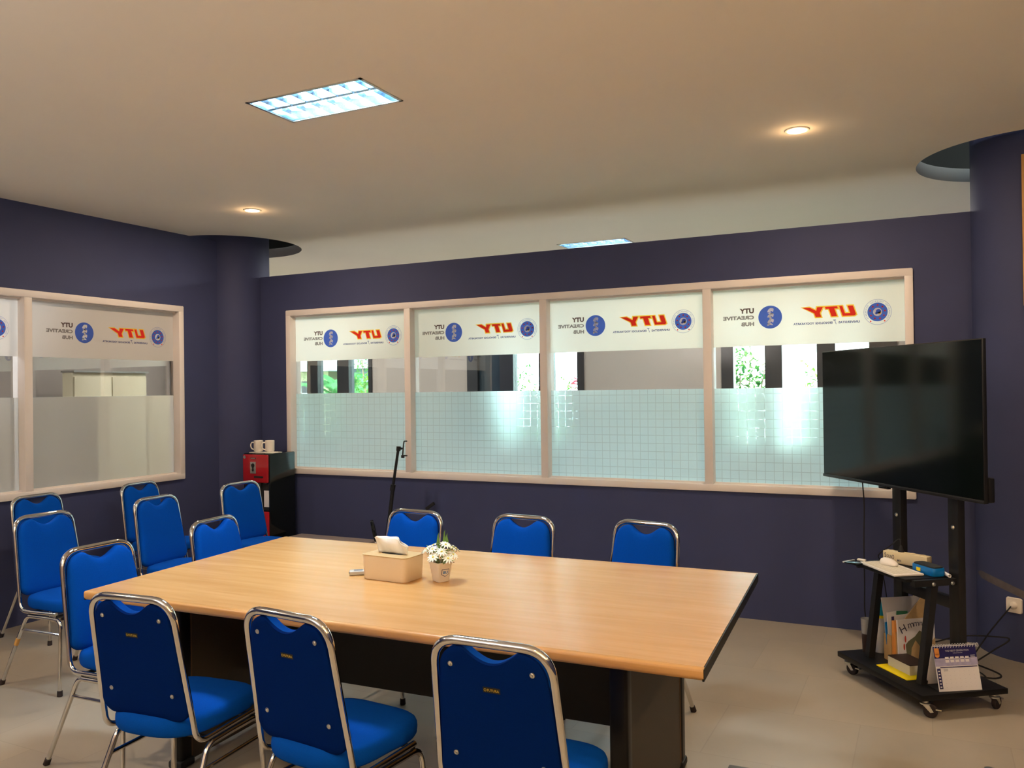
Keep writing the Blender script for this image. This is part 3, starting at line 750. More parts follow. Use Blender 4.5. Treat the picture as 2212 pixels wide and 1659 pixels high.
# ------------------------------------------------------------------ things on the table
t = thing('tissue_box', 'cream tissue box with tan lid in the middle of the table', 'tissue box', (-2.088, 3.035, TT+.001), math.radians(-3))
bm = B(); out = rrect(.247, .150, .022, 6)
pad(bm, out, [(0, 0), (.97, 0), (.985, .003), (1, .102), (.99, .105), (0, .105)], lambda u, v, d_: Vector((u*(.97+.03*d_/.105), v*(.97+.03*d_/.105), d_)))
link('body', bm, 'tissue_box', t)
bm = B(); pad(bm, rrect(.250, .153, .023, 6), [(0, .1055), (1, .1055), (1, .109), (0, .109)], lambda u, v, d_: Vector((u, v, d_))); link('lid', bm, 'tissue_lid', t)
bm = B(); pad(bm, rrect(.12, .03, .014, 5), [(0, .1092), (1, .1092), (1, .1097), (0, .1097)], lambda u, v, d_: Vector((u, v, d_))); link('slot', bm, 'black_matte', t)
bm = B(); nx, nz = 22, 9; gr = []
rnd = random.Random(3)
for layer in (0, 1):
    for i in range(nx+1):
        row = []
        for j in range(nz+1):
            s, q = i/nx, j/nz
            w_ = .160+.030*q; x = (s-.5)*w_-.010*q
            fall = max(0, (s-.62)/.38)**1.3*.50+max(0, (.10-s)/.10)*.12
            z = .109+.074*q*(1-fall)
            y = (.008*math.sin(s*9+q*3)+.006*math.sin(s*19+1.3*layer+q))*q + (.010 if layer else -.010)*math.sin(PI*min(1, q*.97))*(1-abs(2*s-1)**3) - .014*q*q*(1-2*layer)*.4
            row.append(bm.verts.new((x, y, z)))
        gr.append(row)
for layer in (0, 1):
    for i in range(nx):
        for j in range(nz):
            A2 = gr[layer*(nx+1)+i]; B2 = gr[layer*(nx+1)+i+1]; bm.faces.new((A2[j], B2[j], B2[j+1], A2[j+1]))
ti = link('tissue', bm, 'tissue_paper', t, smooth=80)
sf = ti.modifiers.new('s', 'SOLIDIFY'); sf.thickness = .0008
t.scale = (.959,)*3
# voice recorder
t = thing('voice_recorder', 'small pale handheld recorder lying left of the tissue box', 'recorder', (-2.255, 3.034, TT+.001), math.radians(36))
link('body', bx(-.055, .055, -.021, .021, 0, .021, bev=.006, seg=3), 'silver_plastic', t)
link('display', bx(-.035, .005, -.015, .015, .0208, .0218), 'grey_plastic', t, smooth=0)
bm = B(); lathe(bm, [(0, .003), (.0035, .003), (.004, 0)], 12, M=Matrix.Translation((-.0545, 0, .010)) @ Matrix.Rotation(-PI/2, 4, 'Y')); link('jack', bm, 'black_matte', t)
t.scale = (.959,)*3
# potted daisies
t = thing('potted_daisies', 'small white pot of artificial white daisies right of the tissue box', 'plant', (-1.864, 3.063, TT+.001), math.radians(63))
bm = B(); out = rrect(1, 1, .16, 4)
pad(bm, out, [(0, 0), (.92, 0), (1, .004), (1, .079), (1.05, .082), (1.05, .087), (.93, .087), (.9, .07), (0, .07)], lambda u, v, d_: Vector((u*(.056+.30*d_), v*(.056+.30*d_), d_)))
pot = link('pot', bm, 'white_plastic', t)
bm = B()
pf = lambda x, y: Vector((x, -(.056+.30*y)/2-.0008, y)); pf2 = lambda x, y: Vector((x, -(.056+.30*y)/2-.0014, y))
sh = [(-.018, .058), (.020, .058), (.020, .034), (.001, .024), (-.018, .034)]
bm.faces.new([bm.verts.new(pf(*p)) for p in sh]).material_index = 0
bm.faces.new([bm.verts.new(pf2(.001+(p[0]-.001)*.88, .042+(p[1]-.042)*.86)) for p in sh]).material_index = 1
text_fit(bm, 'BU', lambda x, y: Vector((x, -(.056+.30*y)/2-.002, y)), -.010, .013, .037, .050, 2, bold=.03)
link('badge', bm, ['navy_print', 'white_plastic', 'blue_plastic'], pot, smooth=0)
rnd = random.Random(11)
bm = B(); heads = []
for k in range(16):
    an = k*2.4; rad = .012+.066*math.sqrt((k+.5)/16); hx, hy = rad*math.cos(an), rad*math.sin(an); hz = .128+.055*(1-rad/.08)+rnd.uniform(-.018, .012)
    heads.append((hx, hy, hz)); tube(bm, [(hx*.15, hy*.15, .07), (hx*.6, hy*.6, .07+(hz-.07)*.6), (hx, hy, hz)], .0012, 5)
link('stems', bm, 'leaf_fresh', t)
for hx, hy, hz in heads:
    bm = B(); nd = Vector((hx*7, hy*7, .55)).normalized(); Rm = Matrix.Translation((hx, hy, hz)) @ Vector((0, 0, 1)).rotation_difference(nd).to_matrix().to_4x4()
    for k in range(11):
        a0 = 2*PI*k/11; pl = .028
        P = [(.004, -.0012, 0), (pl*.6, -.0042, .002), (pl, -.0015, -.003), (pl, .0015, -.003), (pl*.6, .0042, .002), (.004, .0012, 0)]
        bm.faces.new([bm.verts.new(Rm @ (Matrix.Rotation(a0, 4, 'Z') @ Vector(p))) for p in P]).material_index = 0
    fl = B(); 
    lathe(bm, [(0, .004), (.003, .0035), (.005, .001), (.005, -.002)], 10, mi=1, M=Rm); fl.free()
    link('daisy', bm, ['flower_white', 'flower_yellow'], t, smooth=60)
bm = B()
for k in range(34):
    an = rnd.uniform(0, 2*PI); r_ = rnd.uniform(.01, .05); z = rnd.uniform(.08, .14); L = rnd.uniform(.02, .035)
    M = Matrix.Translation((r_*math.cos(an), r_*math.sin(an), z)) @ Matrix.Rotation(an, 4, 'Z') @ Matrix.Rotation(-rnd.uniform(.0, 1.0), 4, 'Y')
    poly(bm, [(0, 0, 0), (L*.5, -.006, .002), (L, 0, 0), (L*.5, .006, .002)], M=M)
for (dx, dy, hh) in ((-.012, .0, .215), (.028, .012, .222), (.045, .02, .205)):
    for s in (-1, 1):
        poly(bm, [(dx*.4, dy, .12), (dx+.010*s, dy, .165), (dx+.002*s, dy, hh-.01), (dx+.006, dy+.002, hh), (dx-.002*s, dy, .165)])
link('leaves', bm, 'leaf_fresh', t)
bm = B()
for k in range(46):
    an = rnd.uniform(-1.2, 1.2) if k % 3 else rnd.uniform(2, 4.4); r_ = rnd.uniform(.035, .075); z = rnd.uniform(.085, .135)
    bmesh.ops.create_icosphere(bm, subdivisions=1, radius=.0022, matrix=Matrix.Translation((r_*math.cos(an), r_*math.sin(an), z)))
    tube(bm, [(r_*.3*math.cos(an), r_*.3*math.sin(an), .08), (r_*math.cos(an), r_*math.sin(an), z)], .0005, 3)
link('dry_buds', bm, 'dry_bud', t)
t.scale = (.959,)*3

# ------------------------------------------------------------------ television on its trolley
CA = math.atan2(-.796, .605); CB = Vector((-.07, 4.87, 0))
CM = Matrix.Translation(CB) @ Matrix.Rotation(CA, 4, 'Z')
def CW(tt, off, z): return CM @ Vector((tt, -off, z))          # off: towards the front side of the trolley
ct = thing('tv_trolley', 'black metal trolley on castors carrying the television', 'trolley', CB, CA)
link('base_plate', bx(-.355, .355, -.235, .235, .088, .116, bev=.003), 'black_lam', ct)
for s, nm in ((-1, 0), (1, 0)):
    P = link('post', bx(s*.22-.036, s*.22+.036, .052, .092, .116, 1.72, bev=.003), 'black_metal', ct)
    for z in (.885, .62):
        bm = B(); lathe(bm, [(0, .008), (.006, .007), (.010, .003), (.011, 0)], 16, M=Matrix.Translation((s*.22+(.0 if z > .8 else .0), .052, z)) @ Matrix.Rotation(PI/2, 4, 'X')); link('bolt', bm, 'steel', P)
    bm = B(); M = Matrix.Shear('XY', 4, (0, 0))
    y0, y1 = -.125, -.055
    xl = -.22 if s < 0 else .205
    poly(bm, [(xl-.019, y0-.018, .116), (xl+.019, y0-.018, .116), (xl+.019, y0+.018, .116), (xl-.019, y0+.018, .116)], (0, y1-y0, .494)); bmesh.ops.recalc_face_normals(bm, faces=bm.faces)
    lg = link('front_leg', bm, 'black_metal', ct, smooth=0)
sh = link('shelf', bx(-.235, .215, -.215, .045, .622, .638, bev=.002), 'black_lam', ct)
for s in (-1, 1): link('shelf_bracket', bx(-.247 if s < 0 else .205, -.229 if s < 0 else .240, -.18, .06, .602, .634), 'black_metal', ct, smooth=0)
for yy in (-.075, .03):
    bm = B(); lathe(bm, [(0, .008), (.006, .007), (.010, .003), (.011, 0)], 16, M=Matrix.Translation((.240, yy, .612)) @ Matrix.Rotation(PI/2, 4, 'Y')); link('bolt', bm, 'steel', ct)
link('cross_bar', bx(-.22, .22, .055, .088, .47, .53, bev=.004), 'black_metal', ct)
link('screen_bracket', bx(-.26, .26, .035, .055, 1.25, 1.55), 'black_metal', ct, smooth=0)
for (sx, sy, an) in ((-1, -1, .4), (1, -1, .9), (1, 1, 2.0), (-1, 1, -.6)):
    x, y = sx*.315, -sy*-.19
    cs_b = B(); Mz = Matrix.Translation((x, y, 0)) @ Matrix.Rotation(an, 4, 'Z')
    lathe(cs_b, [(0, .088), (.020, .088), (.020, .082), (.014, .080), (.014, .070), (.024, .068), (.024, .062), (0, .062)], 20, M=Mz)
    for s in (-1, 1): poly(cs_b, [(-.014, s*.014, .064), (.016, s*.014, .064), (.036, s*.014, .030), (.022, s*.014, .026)], (0, s*.002, 0), M=Mz)
    box(cs_b, .045, .070, -.012, .012, .040, .046, M=Mz)
    cst = link('castor', cs_b, 'steel', ct)
    bm = B(); lathe(bm, [(0, -.011), (.028, -.011), (.033, -.007), (.033, .007), (.028, .011), (0, .011)], 28, M=Mz @ Matrix.Translation((.022, 0, .033)) @ Matrix.Rotation(PI/2, 4, 'X')); link('wheel', bm, 'rubber', cst)

tv = thing('television', 'large flat black television mounted on the trolley', 'television', CW(-.15, .0, 0), CA)
w2, z0, z1 = .6715, 1.041, 1.81
link('housing', bx(-w2, w2, -.018, .002, z0, z1, bev=.003), 'tv_plastic', tv)
link('back_cover', bx(-w2+.06, w2-.06, .002, .034, z0+.10, z0+.45, bev=.006), 'tv_plastic', tv)
link('rear_housing', bx(-w2+.05, w2+.004, .002, .034, z0+.005, z0+.12, bev=.006), 'tv_plastic', tv)
o = link('screen', bx(-w2+.006, w2-.006, -.0195, -.017, z0+.018, z1-.006), 'screen', tv, smooth=0); o['label'] = 'glossy dark screen'
link('lower_bezel', bx(-w2, w2, -.024, -.017, z0, z0+.016, bev=.002), 'tv_plastic', tv)
link('sensor', bx(-.12, -.04, -.022, .0, z0-.012, z0, bev=.002), 'black_gloss', tv)
bm = B()
pts = [CW(-.45, .0, 1.045), CW(-.452, -.01, .9), CW(-.445, .0, .7), CW(-.46, -.01, .45), CW(-.50, -.04, .25), CW(-.50, -.10, .14), CW(-.42, -.25, .006), CW(-.25, -.30, .006)]
def smoothpath(pts, n=8):
    P = [Vector(p) for p in pts]; P = [2*P[0]-P[1]]+P+[2*P[-1]-P[-2]]; o = []
    for i in range(1, len(P)-2):
        for k in range(n):
            s = k/n; a, b, c_, d_ = P[i-1], P[i], P[i+1], P[i+2]
            o.append(.5*((2*b)+(-a+c_)*s+(2*a-5*b+4*c_-d_)*s*s+(-a+3*b-3*c_+d_)*s**3))
    o.append(P[-2]); return o
tube(bm, smoothpath(pts), .0035, 8); o = link('power_cord', bm, 'black_matte')
bpy.context.view_layer.update(); o.parent = tv; o.matrix_parent_inverse = tv.matrix_world.inverted()

# --- things on the small shelf (z .638)
SZ = .6395
def cthing(name, label, cat, tt, off, z, rot=0): return thing(name, label, cat, CW(tt, off, z), CA+rot)
t = cthing('keyboard', 'thin white keyboard lying on the trolley shelf', 'keyboard', .0, .137, SZ, -.08)
link('body', bx(-.165, .165, -.085, .075, 0, .011, bev=.004), 'white_plastic', t)
bm = B()
for r_ in range(5):
    for k in range(13):
        x = -.152+k*.0235; y = .052-r_*.027
        box(bm, x, x+.0205, y-.022, y, .011, .0125)
ky = link('keys', bm, 'paper_cream', t, smooth=0); ky['label'] = 'rows of small keys'
t = cthing('computer_mouse', 'white wireless mouse resting on the white keyboard', 'mouse', -.05, .118, SZ+.0130, .2)
bm = B(); out = [(.055*math.cos(2*PI*k/28), .031*math.sin(2*PI*k/28)) for k in range(28)]
pad(bm, out, [(0, 0), (.94, 0), (1, .006), (.97, .014), (.85, .022), (.6, .029), (.3, .032), (0, .033)], lambda u, v, d_: Vector((u, v, d_*(1-.25*u/.055)))); link('body', bm, 'white_plastic', t, smooth=70)
t = cthing('power_strip', 'cream power strip with handwritten letters behind the keyboard', 'power strip', -.085, -.014, SZ, .40)
t.scale = (.80, .9, 1.28)
link('body', bx(-.155, .155, -.027, .027, 0, .048, bev=.005, seg=2), 'cream_plastic', t)
for k in range(4):
    x = -.110+k*.073; bm = B(); lathe(bm, [(0, .0405), (.017, .0405), (.0185, .0485), (.020, .0485), (.020, .047)], 20, (x, 0, .001)); link('socket', bm, 'cream_plastic', t)
bm = B(); tf = lambda x, y: Vector((x, -.0275, y))
for k, (ch, x, y, h_) in enumerate((('S', -.142, .020, .020), ('O', -.127, .021, .013), ('U', -.113, .020, .013), ('N', -.099, .019, .014), ('D', -.084, .018, .017))):
    text_fit(bm, ch, tf, x, x+.011, y, y+h_, 0, bold=.02)
for ch, x in (('M', -.050), ('N', -.034)): text_fit(bm, ch, tf, x, x+.011, .010, .020, 0, bold=.02)
link('handwriting', bm, 'ink', t, smooth=0)
pl = cthing('plug', 'black plug standing in the cream power strip', 'plug', -.115, -.002, SZ+.055, .40)
bm = B(); lathe(bm, [(0, 0), (.016, 0), (.016, .012), (.009, .030), (.006, .04), (0, .04)], 16); link('body', bm, 'black_matte', pl)
bm = B(); P0 = CW(-.115, -.002, SZ+.093)
tube(bm, smoothpath([P0, P0+Vector((-.01, .01, .035)), CW(-.16, .03, SZ+.09), CW(-.22, .06, SZ+.03), CW(-.262, .02, SZ-.03), CW(-.27, -.02, .4), CW(-.29, -.04, .14)]), .0028, 6); o = link('cord', bm, 'black_matte'); bpy.context.view_layer.update(); o.parent = pl; o.matrix_parent_inverse = pl.matrix_world.inverted()
t = cthing('label_maker', 'blue plastic device with black top on the right of the shelf', 'device', .125, .018, SZ, .02)
bm = B(); out = rrect(.165, .075, .018, 4)
pad(bm, out, [(0, 0), (.96, 0), (1, .006), (1, .034), (.97, .040), (0, .040)], lambda u, v, d_: Vector((u, v, d_))); link('body', bm, 'blue_plastic', t)
bm = B(); pad(bm, rrect(.155, .066, .020, 4), [(0, .0402), (1, .0402), (1, .044), (.96, .047), (0, .047)], lambda u, v, d_: Vector((u, v, d_))); link('top_pad', bm, 'black_matte', t)
link('sticker', bx(-.04, -.01, -.0385, -.0375, .010, .028), 'yellow', t, smooth=0)
link('grip', bx(.05, .078, -.030, .030, -.0, .018, bev=.003), 'blue_plastic', t)
t = cthing('paper_tube', 'narrow white rolled tube at the right end of the shelf', 'tube', .165, -.036, SZ+.0095, -.30)
bm = B(); lathe(bm, [(.0055, -.08), (.0088, -.08), (.0088, .08), (.0055, .08), (.0055, -.08)], 18, M=Matrix.Rotation(PI/2, 4, 'Y')); link('body', bm, 'paper_white', t)
t = cthing('smartphone', 'thin dark tablet at the left end of the shelf', 'phone', -.192, .215, SZ, .35)
link('body', bx(-.04, .05, -.06, .045, 0, .008, bev=.003), 'black_gloss', t); link('edge', bx(-.041, -.030, -.061, .03, .002, .0085), 'silver_plastic', t, smooth=0)
t = cthing('adapter', 'small white adapter on the dark tablet', 'adapter', -.19, .185, SZ+.0092, .6)
link('body', bx(-.022, .022, -.011, .011, 0, .010, bev=.003), 'white_plastic', t)

# --- things on the base plate (z .116)
BZ = .1165
t = cthing('magazine_holder', 'plywood magazine holder full of papers standing on the trolley base', 'magazine holder', 0, 0, BZ)
prof = [(-.060, 0), (.185, 0), (.185, .330), (.118, .330), (.010, .212), (-.030, .160), (-.060, .138)]
for x in (-.181, -.124):
    bm = B(); poly(bm, [(x, y, z) for y, z in prof], (.004, 0, 0)); bmesh.ops.recalc_face_normals(bm, faces=bm.faces); link('side', bm, 'card_tan', t, smooth=0)
link('front', bx(-.181, -.120, -.0635, -.060, 0, .139), 'wood_light', t, smooth=0); link('back', bx(-.181, -.120, .185, .1885, 0, .33), 'card_tan', t, smooth=0); link('bottom', bx(-.177, -.124, -.06, .185, 0, .004), 'card_tan', t, smooth=0)
def sheet(nm, lab, pts, x, th, m):
    bm = B(); poly(bm, [(0, y, z) for y, z in pts], (th, 0, 0)); bmesh.ops.recalc_face_normals(bm, faces=bm.faces)
    o = link(nm, bm, m, loc=CW(x, 0, BZ), rotz=CA, smooth=0); tag(o, lab, nm)
sheet('folder', 'large grey folder sticking up at the back of the plywood holder', [(-.052, .006), (-.072, .21), (-.090, .334), (.150, .330), (.12, .006)], -.166, .003, 'paper_grey')
sheet('notebook', 'blue notebook standing in front of the grey folder in the holder', [(-.058, .006), (-.072, .20), (-.030, .215), (.02, .19), (.02, .006)], -.160, .005, 'blue_plastic')
sheet('booklet', 'white booklet standing left in the plywood holder', [(-.054, .006), (-.066, .256), (.002, .262), (.006, .006)], -.152, .004, 'paper_white')
sheet('brochure', 'green topped brochure between the papers in the holder', [(-.030, .006), (-.010, .262), (.055, .258), (.06, .006)], -.147, .003, 'green_print')
sheet('catalogue', 'pale catalogue with dark left edge nearest the slope of the holder', [(-.040, .006), (-.046, .240), (.055, .246), (.06, .006)], -.140, .006, 'paper_white')
sheet('magazine', 'navy magazine edge between the pale papers in the holder', [(-.046, .006), (-.050, .236), (-.036, .238), (-.03, .006)], -.1335, .003, 'navy_print')
t = cthing('thick_book', 'thick orange and tan book standing left of the picture book', 'book', -.107, .040, BZ)
link('cover', bx(-.012, .012, -.020, .018, 0, .222, bev=.002), 'orange_print', t); link('pages', bx(-.011, .0128, -.014, .014, .0, .165, bev=.001), 'wood_light', t)
# picture book with arched lettering
t = cthing('picture_book', 'pale picture book with large letters and a dark arch on its cover', 'book', -.072, -.062, BZ, PI/2)
BM_ = ['paper_white', 'ink', 'olive_print', 'card_tan', 'red_ink']
TM = Matrix.Rotation(math.radians(-3), 4, 'X')
bk = link('body', bx(-.112, .108, 0, .010, 0, .232, M=TM), 'paper_white', t, smooth=0)
bm = B(); cf = lambda x, y, l=1: TM @ Vector((x, -.0006*l, y))
arch = [(-.062, .004), (-.070, .10), (-.052, .118), (-.012, .140), (.016, .170), (.05, .150), (.075, .10), (.085, .004)]
bm.faces.new([bm.verts.new(cf(*p)) for p in arch]).material_index = 2
bm.faces.new([bm.verts.new(cf(x, y, 2)) for x, y in ((-.045, .006), (-.035, .08), (-.01, .120), (.018, .082), (.05, .09), (.06, .006))]).material_index = 3
bm.faces.new([bm.verts.new(cf(x, y, 2)) for x, y in ((.082, .01), (.078, .10), (.108, .13), (.108, .01))]).material_index = 3
for ch, x, y, s_, an in (('H', -.088, .158, .040, .45), ('m', -.048, .184, .024, .22), ('m', -.016, .192, .022, .08), ('n', .018, .196, .020, -.1), ('n', .045, .192, .020, -.25)):
    dd = text_data(ch, 1, .0); e = extent(dd); ca, sa = math.cos(an), math.sin(an); k_ = s_/(e[3]-e[2])
    put_text(bm, dd, lambda X_, Y_: cf(x+((X_-e[0])*ca-(Y_-e[2])*sa)*k_, y+((X_-e[0])*sa+(Y_-e[2])*ca)*k_, 2), 1)
for (x, y) in ((-.070, .130), (-.079, .090)):
    bm.faces.new([bm.verts.new(cf(x+.005*math.cos(a_), y+.018*math.sin(a_), 3)) for a_ in [2*PI*k/12 for k in range(12)]]).material_index = 4
disc(bm, lambda x, y: cf(x, y, 2), .098, .215, .004, 1, 14)
link('cover_print', bm, BM_, bk, smooth=0)
# thick box and yellow folder
o = link('yellow_folder', bx(-.12, .12, -.072, .072, 0, .004), 'yellow', loc=CW(.030, .100, BZ), rotz=CA+.03, smooth=0); tag(o, 'bright yellow folder lying flat on the trolley base', 'folder')
t = cthing('flat_box', 'thick cream box with brown top lying on the yellow folder', 'box', .018, .065, BZ+.0048, .0)
link('body', bx(-.088, .088, -.054, .058, 0, .048, bev=.001, seg=1), 'paper_cream', t, smooth=0); link('lid', bx(-.088, .088, -.054, .058, .048, .052), 'dark_brown', t, smooth=0)
# tumbler, jar
t = cthing('plastic_cup', 'dark red cup with clear plastic rim at the left of the trolley base', 'cup', -.305, .085, BZ)
bm = B(); lathe(bm, [(0, 0), (.022, 0), (.026, .10), (.026, .102)], 24); link('body', bm, 'dark_brown', t)
bm = B(); lathe(bm, [(.026, .102), (.030, .185), (.028, .185), (.024, .103)], 24); link('upper_cup', bm, 'clear_cup', t)
t = cthing('canister', 'white canister with teal lid and yellow band behind the trolley leg', 'canister', -.290, .012, BZ)
bm = B(); lathe(bm, [(0, 0), (.032, 0), (.036, .01), (.040, .10), (.038, .195), (.036, .197)], 28); link('body', bm, 'paper_white', t)
bm = B(); lathe(bm, [(.0365, .192), (.039, .193), (.039, .208), (.0365, .209)], 28); link('band', bm, 'yellow', t)
bm = B(); lathe(bm, [(.036, .207), (.038, .21), (.034, .275), (.030, .282), (0, .284)], 28); link('lid', bm, 'teal', t)
# desk calendar
t = thing('desk_calendar', 'spiral desk calendar with navy header standing at the right of the trolley base', 'calendar', CW(.284, -.004, BZ), CA+PI/2-math.radians(5))
cw, chh = .120, .208
tlt = math.radians(14)
FM = Matrix.Translation((0, -.052, 0)) @ Matrix.Rotation(-tlt, 4, 'X'); RM = Matrix.Translation((0, .056, 0)) @ Matrix.Rotation(tlt, 4, 'X')
bm = B(); box(bm, -cw, cw-.02, -.001, .001, 0, chh, M=FM); pg = link('page', bm, 'paper_white', t, smooth=0)
bm = B(); box(bm, -cw, cw-.02, -.001, .001, 0, chh, M=RM); link('rear_board', bm, 'paper_white', t, smooth=0)
bm = B(); box(bm, -cw, cw-.02, -.05, .055, 0, .0015); link('base_flap', bm, 'black_matte', t, smooth=0)
bm = B(); kf = lambda x, y, l=1: FM @ Vector((x-.010, -.001-.0005*l, y)); hw2 = cw-.010
quad = lambda x0, x1, y0, y1, mi, l: setattr(bm.faces.new([bm.verts.new(kf(*p, l)) for p in ((x0, y0), (x1, y0), (x1, y1), (x0, y1))]), 'material_index', mi)
quad(-hw2, hw2, .150, chh-.001, 0, 1); quad(-hw2, hw2, .116, .152, 1, 2); quad(-hw2+.004, -hw2+.022, .012, .106, 0, 3); quad(-hw2+.022, hw2-.006, .108, .112, 0, 3)
quad(-hw2+.004, -hw2+.028, .168, .200, 2, 3); disc(bm, lambda x, y: kf(x, y, 3), -hw2+.016, .168, .012, 2, 20)
text_fit(bm, 'THE NEXT GENERATION', lambda x, y: kf(x, y, 3), -.050, .072, .182, .190, 3); text_fit(bm, 'CALENDAR', lambda x, y: kf(x, y, 3), -.012, .038, .173, .177, 3)
for k in range(5):
    x = -.056+.026*k; quad(x, x+.019, .132, .158, 3, 3); quad(x, x+.019, .1455, .148, 0, 4)
for k in range(3): quad(.076, .1, .146+k*.007, .148+k*.007, 3, 3)
for k in range(6): quad(-hw2+.008, -hw2+.017, .018+k*.0145, .024+k*.0145, 3, 4)
quad(-.072, -.050, .092, .104, 4, 3)
for c_ in range(7):
    for r_ in range(5): quad(-.07+c_*.025, -.0665+c_*.025, .018+r_*.018, .0195+r_*.018, 4, 3)
link('page_print', bm, ['navy_print', 'lilac_print', 'orange_print', 'paper_white', 'paper_grey'], pg, smooth=0)
bm = B(); apex = FM @ Vector((0, 0, chh))
for k in range(17):
    x = -cw+.006+k*.0142
    tube(bm, [(x, apex.y+.002+.009*math.cos(a_), apex.z+.000+.009*math.sin(a_)) for a_ in [2*PI*j/10 for j in range(10)]], .0013, 5, closed=True)
link('spiral', bm, 'paper_white', t)

# ------------------------------------------------------------------ wall socket on the column, cables, scuffed stripe
def on_col(ang, z, rr_=0): return Vector((colC[1][0]+(CR+rr_)*math.cos(ang), colC[1][1]+(CR+rr_)*math.sin(ang), z))
SA = math.radians(-119.0); SZ2 = .322
t = thing('wall_socket', 'square white wall socket low on the round column at the right', 'socket', on_col(SA, SZ2, .001), SA+PI/2)
bm = B(); pad(bm, rrect(.088, .088, .012, 4), [(0, 0), (1, 0), (1, .006), (.94, .011), (0, .011)], lambda u, v, d_: Vector((u, -d_, v))); bmesh.ops.recalc_face_normals(bm, faces=bm.faces); link('plate', bm, 'ceramic', t)
pl = thing('plug', 'white round plug in the wall socket', 'plug', on_col(SA, SZ2, .012), SA+PI/2)
bm = B(); lathe(bm, [(0, 0), (.021, 0), (.020, .014), (.013, .024), (.008, .034), (0, .034)], 24, M=Matrix.Rotation(PI/2, 4, 'X')); link('body', bm, 'ceramic', pl)
P0 = on_col(SA, SZ2, .046)
bm = B(); F = lambda x, y, z: Vector((x, y, z))
tube(bm, smoothpath([P0, P0+F(-.012, -.010, -.015), F(.30, 5.45, .20), F(.20, 5.30, .08), F(.14, 5.14, .035), F(.05, 5.22, .02), F(-.02, 5.36, .01)]), .0038, 8); o = link('cord', bm, 'black_matte'); bpy.context.view_layer.update(); o.parent = pl; o.matrix_parent_inverse = pl.matrix_world.inverted()
bm = B()
tube(bm, smoothpath([F(.02, 5.36, .13), F(.16, 5.40, .17), F(.33, 5.38, .19), F(.385, 5.36, .185), F(.30, 5.30, .13), F(.18, 5.18, .06), F(.20, 5.10, .04), F(.26, 5.12, .03), F(.22, 5.24, .03), F(.06, 5.42, .03), F(-.10, 5.50, .03)]), .0042, 8)
tube(bm, smoothpath([F(.18, 5.12, .035), F(.30, 5.14, .03), F(.33, 5.22, .03), F(.24, 5.34, .03), F(.08, 5.46, .04)]), .0050, 8)
tag(link('coiled_cable', bm, 'black_matte'), 'loops of black cable behind the desk calendar', 'cable')
bm = B(); n = 26; rows = []
for k in range(n+1):
    s = k/n; ang = math.radians(-167+62*s); zc_ = .455-.080*s-.02*math.sin(PI*s)*-1*0+.02*math.sin(s*3); hh = .024*(min(1, s*6+.25))
    rows.append([bm.verts.new(on_col(ang, zc_-hh, .0012)), bm.verts.new(on_col(ang, zc_+hh*.9, .0012))])
for a2, b2 in zip(rows, rows[1:]): bm.faces.new((a2[0], b2[0], b2[1], a2[1]))
tag(link('scuffed_stripe', bm, 'streak'), 'greyish brown scuffed stripe across the navy column above the socket', 'mark')
bm = B(); sec = []
for k in range(13):
    ang = math.radians(-106.2+14*k/12); sec.append([bm.verts.new(on_col(ang, z, q)) for z, q in ((2.04, .002), (2.90, .002), (2.90, .020), (2.04, .020))])
for a2, b2 in zip(sec, sec[1:]):
    for q in range(4): bm.faces.new((a2[q], b2[q], b2[(q+1) % 4], a2[(q+1) % 4]))
bm.faces.new(sec[0]); bm.faces.new(sec[-1][::-1]); bmesh.ops.recalc_face_normals(bm, faces=bm.faces)
tag(link('wooden_board', bm, 'amber_wood'), 'amber coloured board fixed high on the round column at the right border', 'board')

# ------------------------------------------------------------------ corner: dispenser, mugs, bench, stand
t = thing('water_dispenser', 'tall black water dispenser with red front panel in the corner', 'water dispenser', (-5.205, 5.675, 0))
link('body', bx(-.150, .148, -.150, .170, .02, 1.075, bev=.008), 'black_gloss', t)
fp = link('front_panel', bx(-.142, .140, -.172, -.150, .825, 1.068, bev=.01, seg=3), 'red_gloss', t)
bm = B(); box(bm, -.052, .010, -.1745, -.172, .905, 1.005); link('dial_plate', bm, 'steel', fp, smooth=0)
bm = B()
lathe(bm, [(0, .004), (.016, .004), (.018, 0)], 20, M=Matrix.Translation((-.021, -.1745, .975)) @ Matrix.Rotation(PI/2, 4, 'X')); lathe(bm, [(0, .004), (.010, .004), (.011, 0)], 20, M=Matrix.Translation((-.021, -.1745, .935)) @ Matrix.Rotation(PI/2, 4, 'X'))
poly(bm, [(-.034, -.1746, .972), (-.008, -.1746, .972), (-.021, -.1746, .912)], (0, -.002, 0)); link('dial', bm, 'black_matte', fp)
bm = B(); box(bm, -.05, .012, -.1742, -.172, 1.032, 1.042); [box(bm, -.044+k*.0075, -.039+k*.0075, -.1747, -.1742, 1.0345, 1.0395, mi=1) for k in range(7)]; link('name_plate', bm, ['black_matte', 'steel'], fp, smooth=0)
bm = B(); lathe(bm, [(0, .001), (.014, .001), (.014, 0)], 20, M=Matrix.Translation((-.118, -.172, 1.045)) @ Matrix.Rotation(PI/2, 4, 'X')); link('round_sticker', bm, 'steel', fp)
link('tap_slot', bx(-.01, .09, -.1745, -.170, .868, .884), 'black_matte', fp, smooth=0)
link('spout', bx(-.06, .06, -.175, -.150, .775, .822, bev=.006), 'black_matte', t)
link('tag', bx(.085, .135, -.156, -.150, .62, .76), 'paper_white', t, smooth=0)
link('lower_panel', bx(-.142, .140, -.165, -.150, .05, .58, bev=.006), 'red_gloss', t)
link('recess_panel', bx(-.135, .133, -.153, -.149, .59, .815), 'black_matte', t, smooth=0)
t = thing('tray', 'flat white tray on top of the water dispenser', 'tray', (-5.20, 5.635, 1.0755))
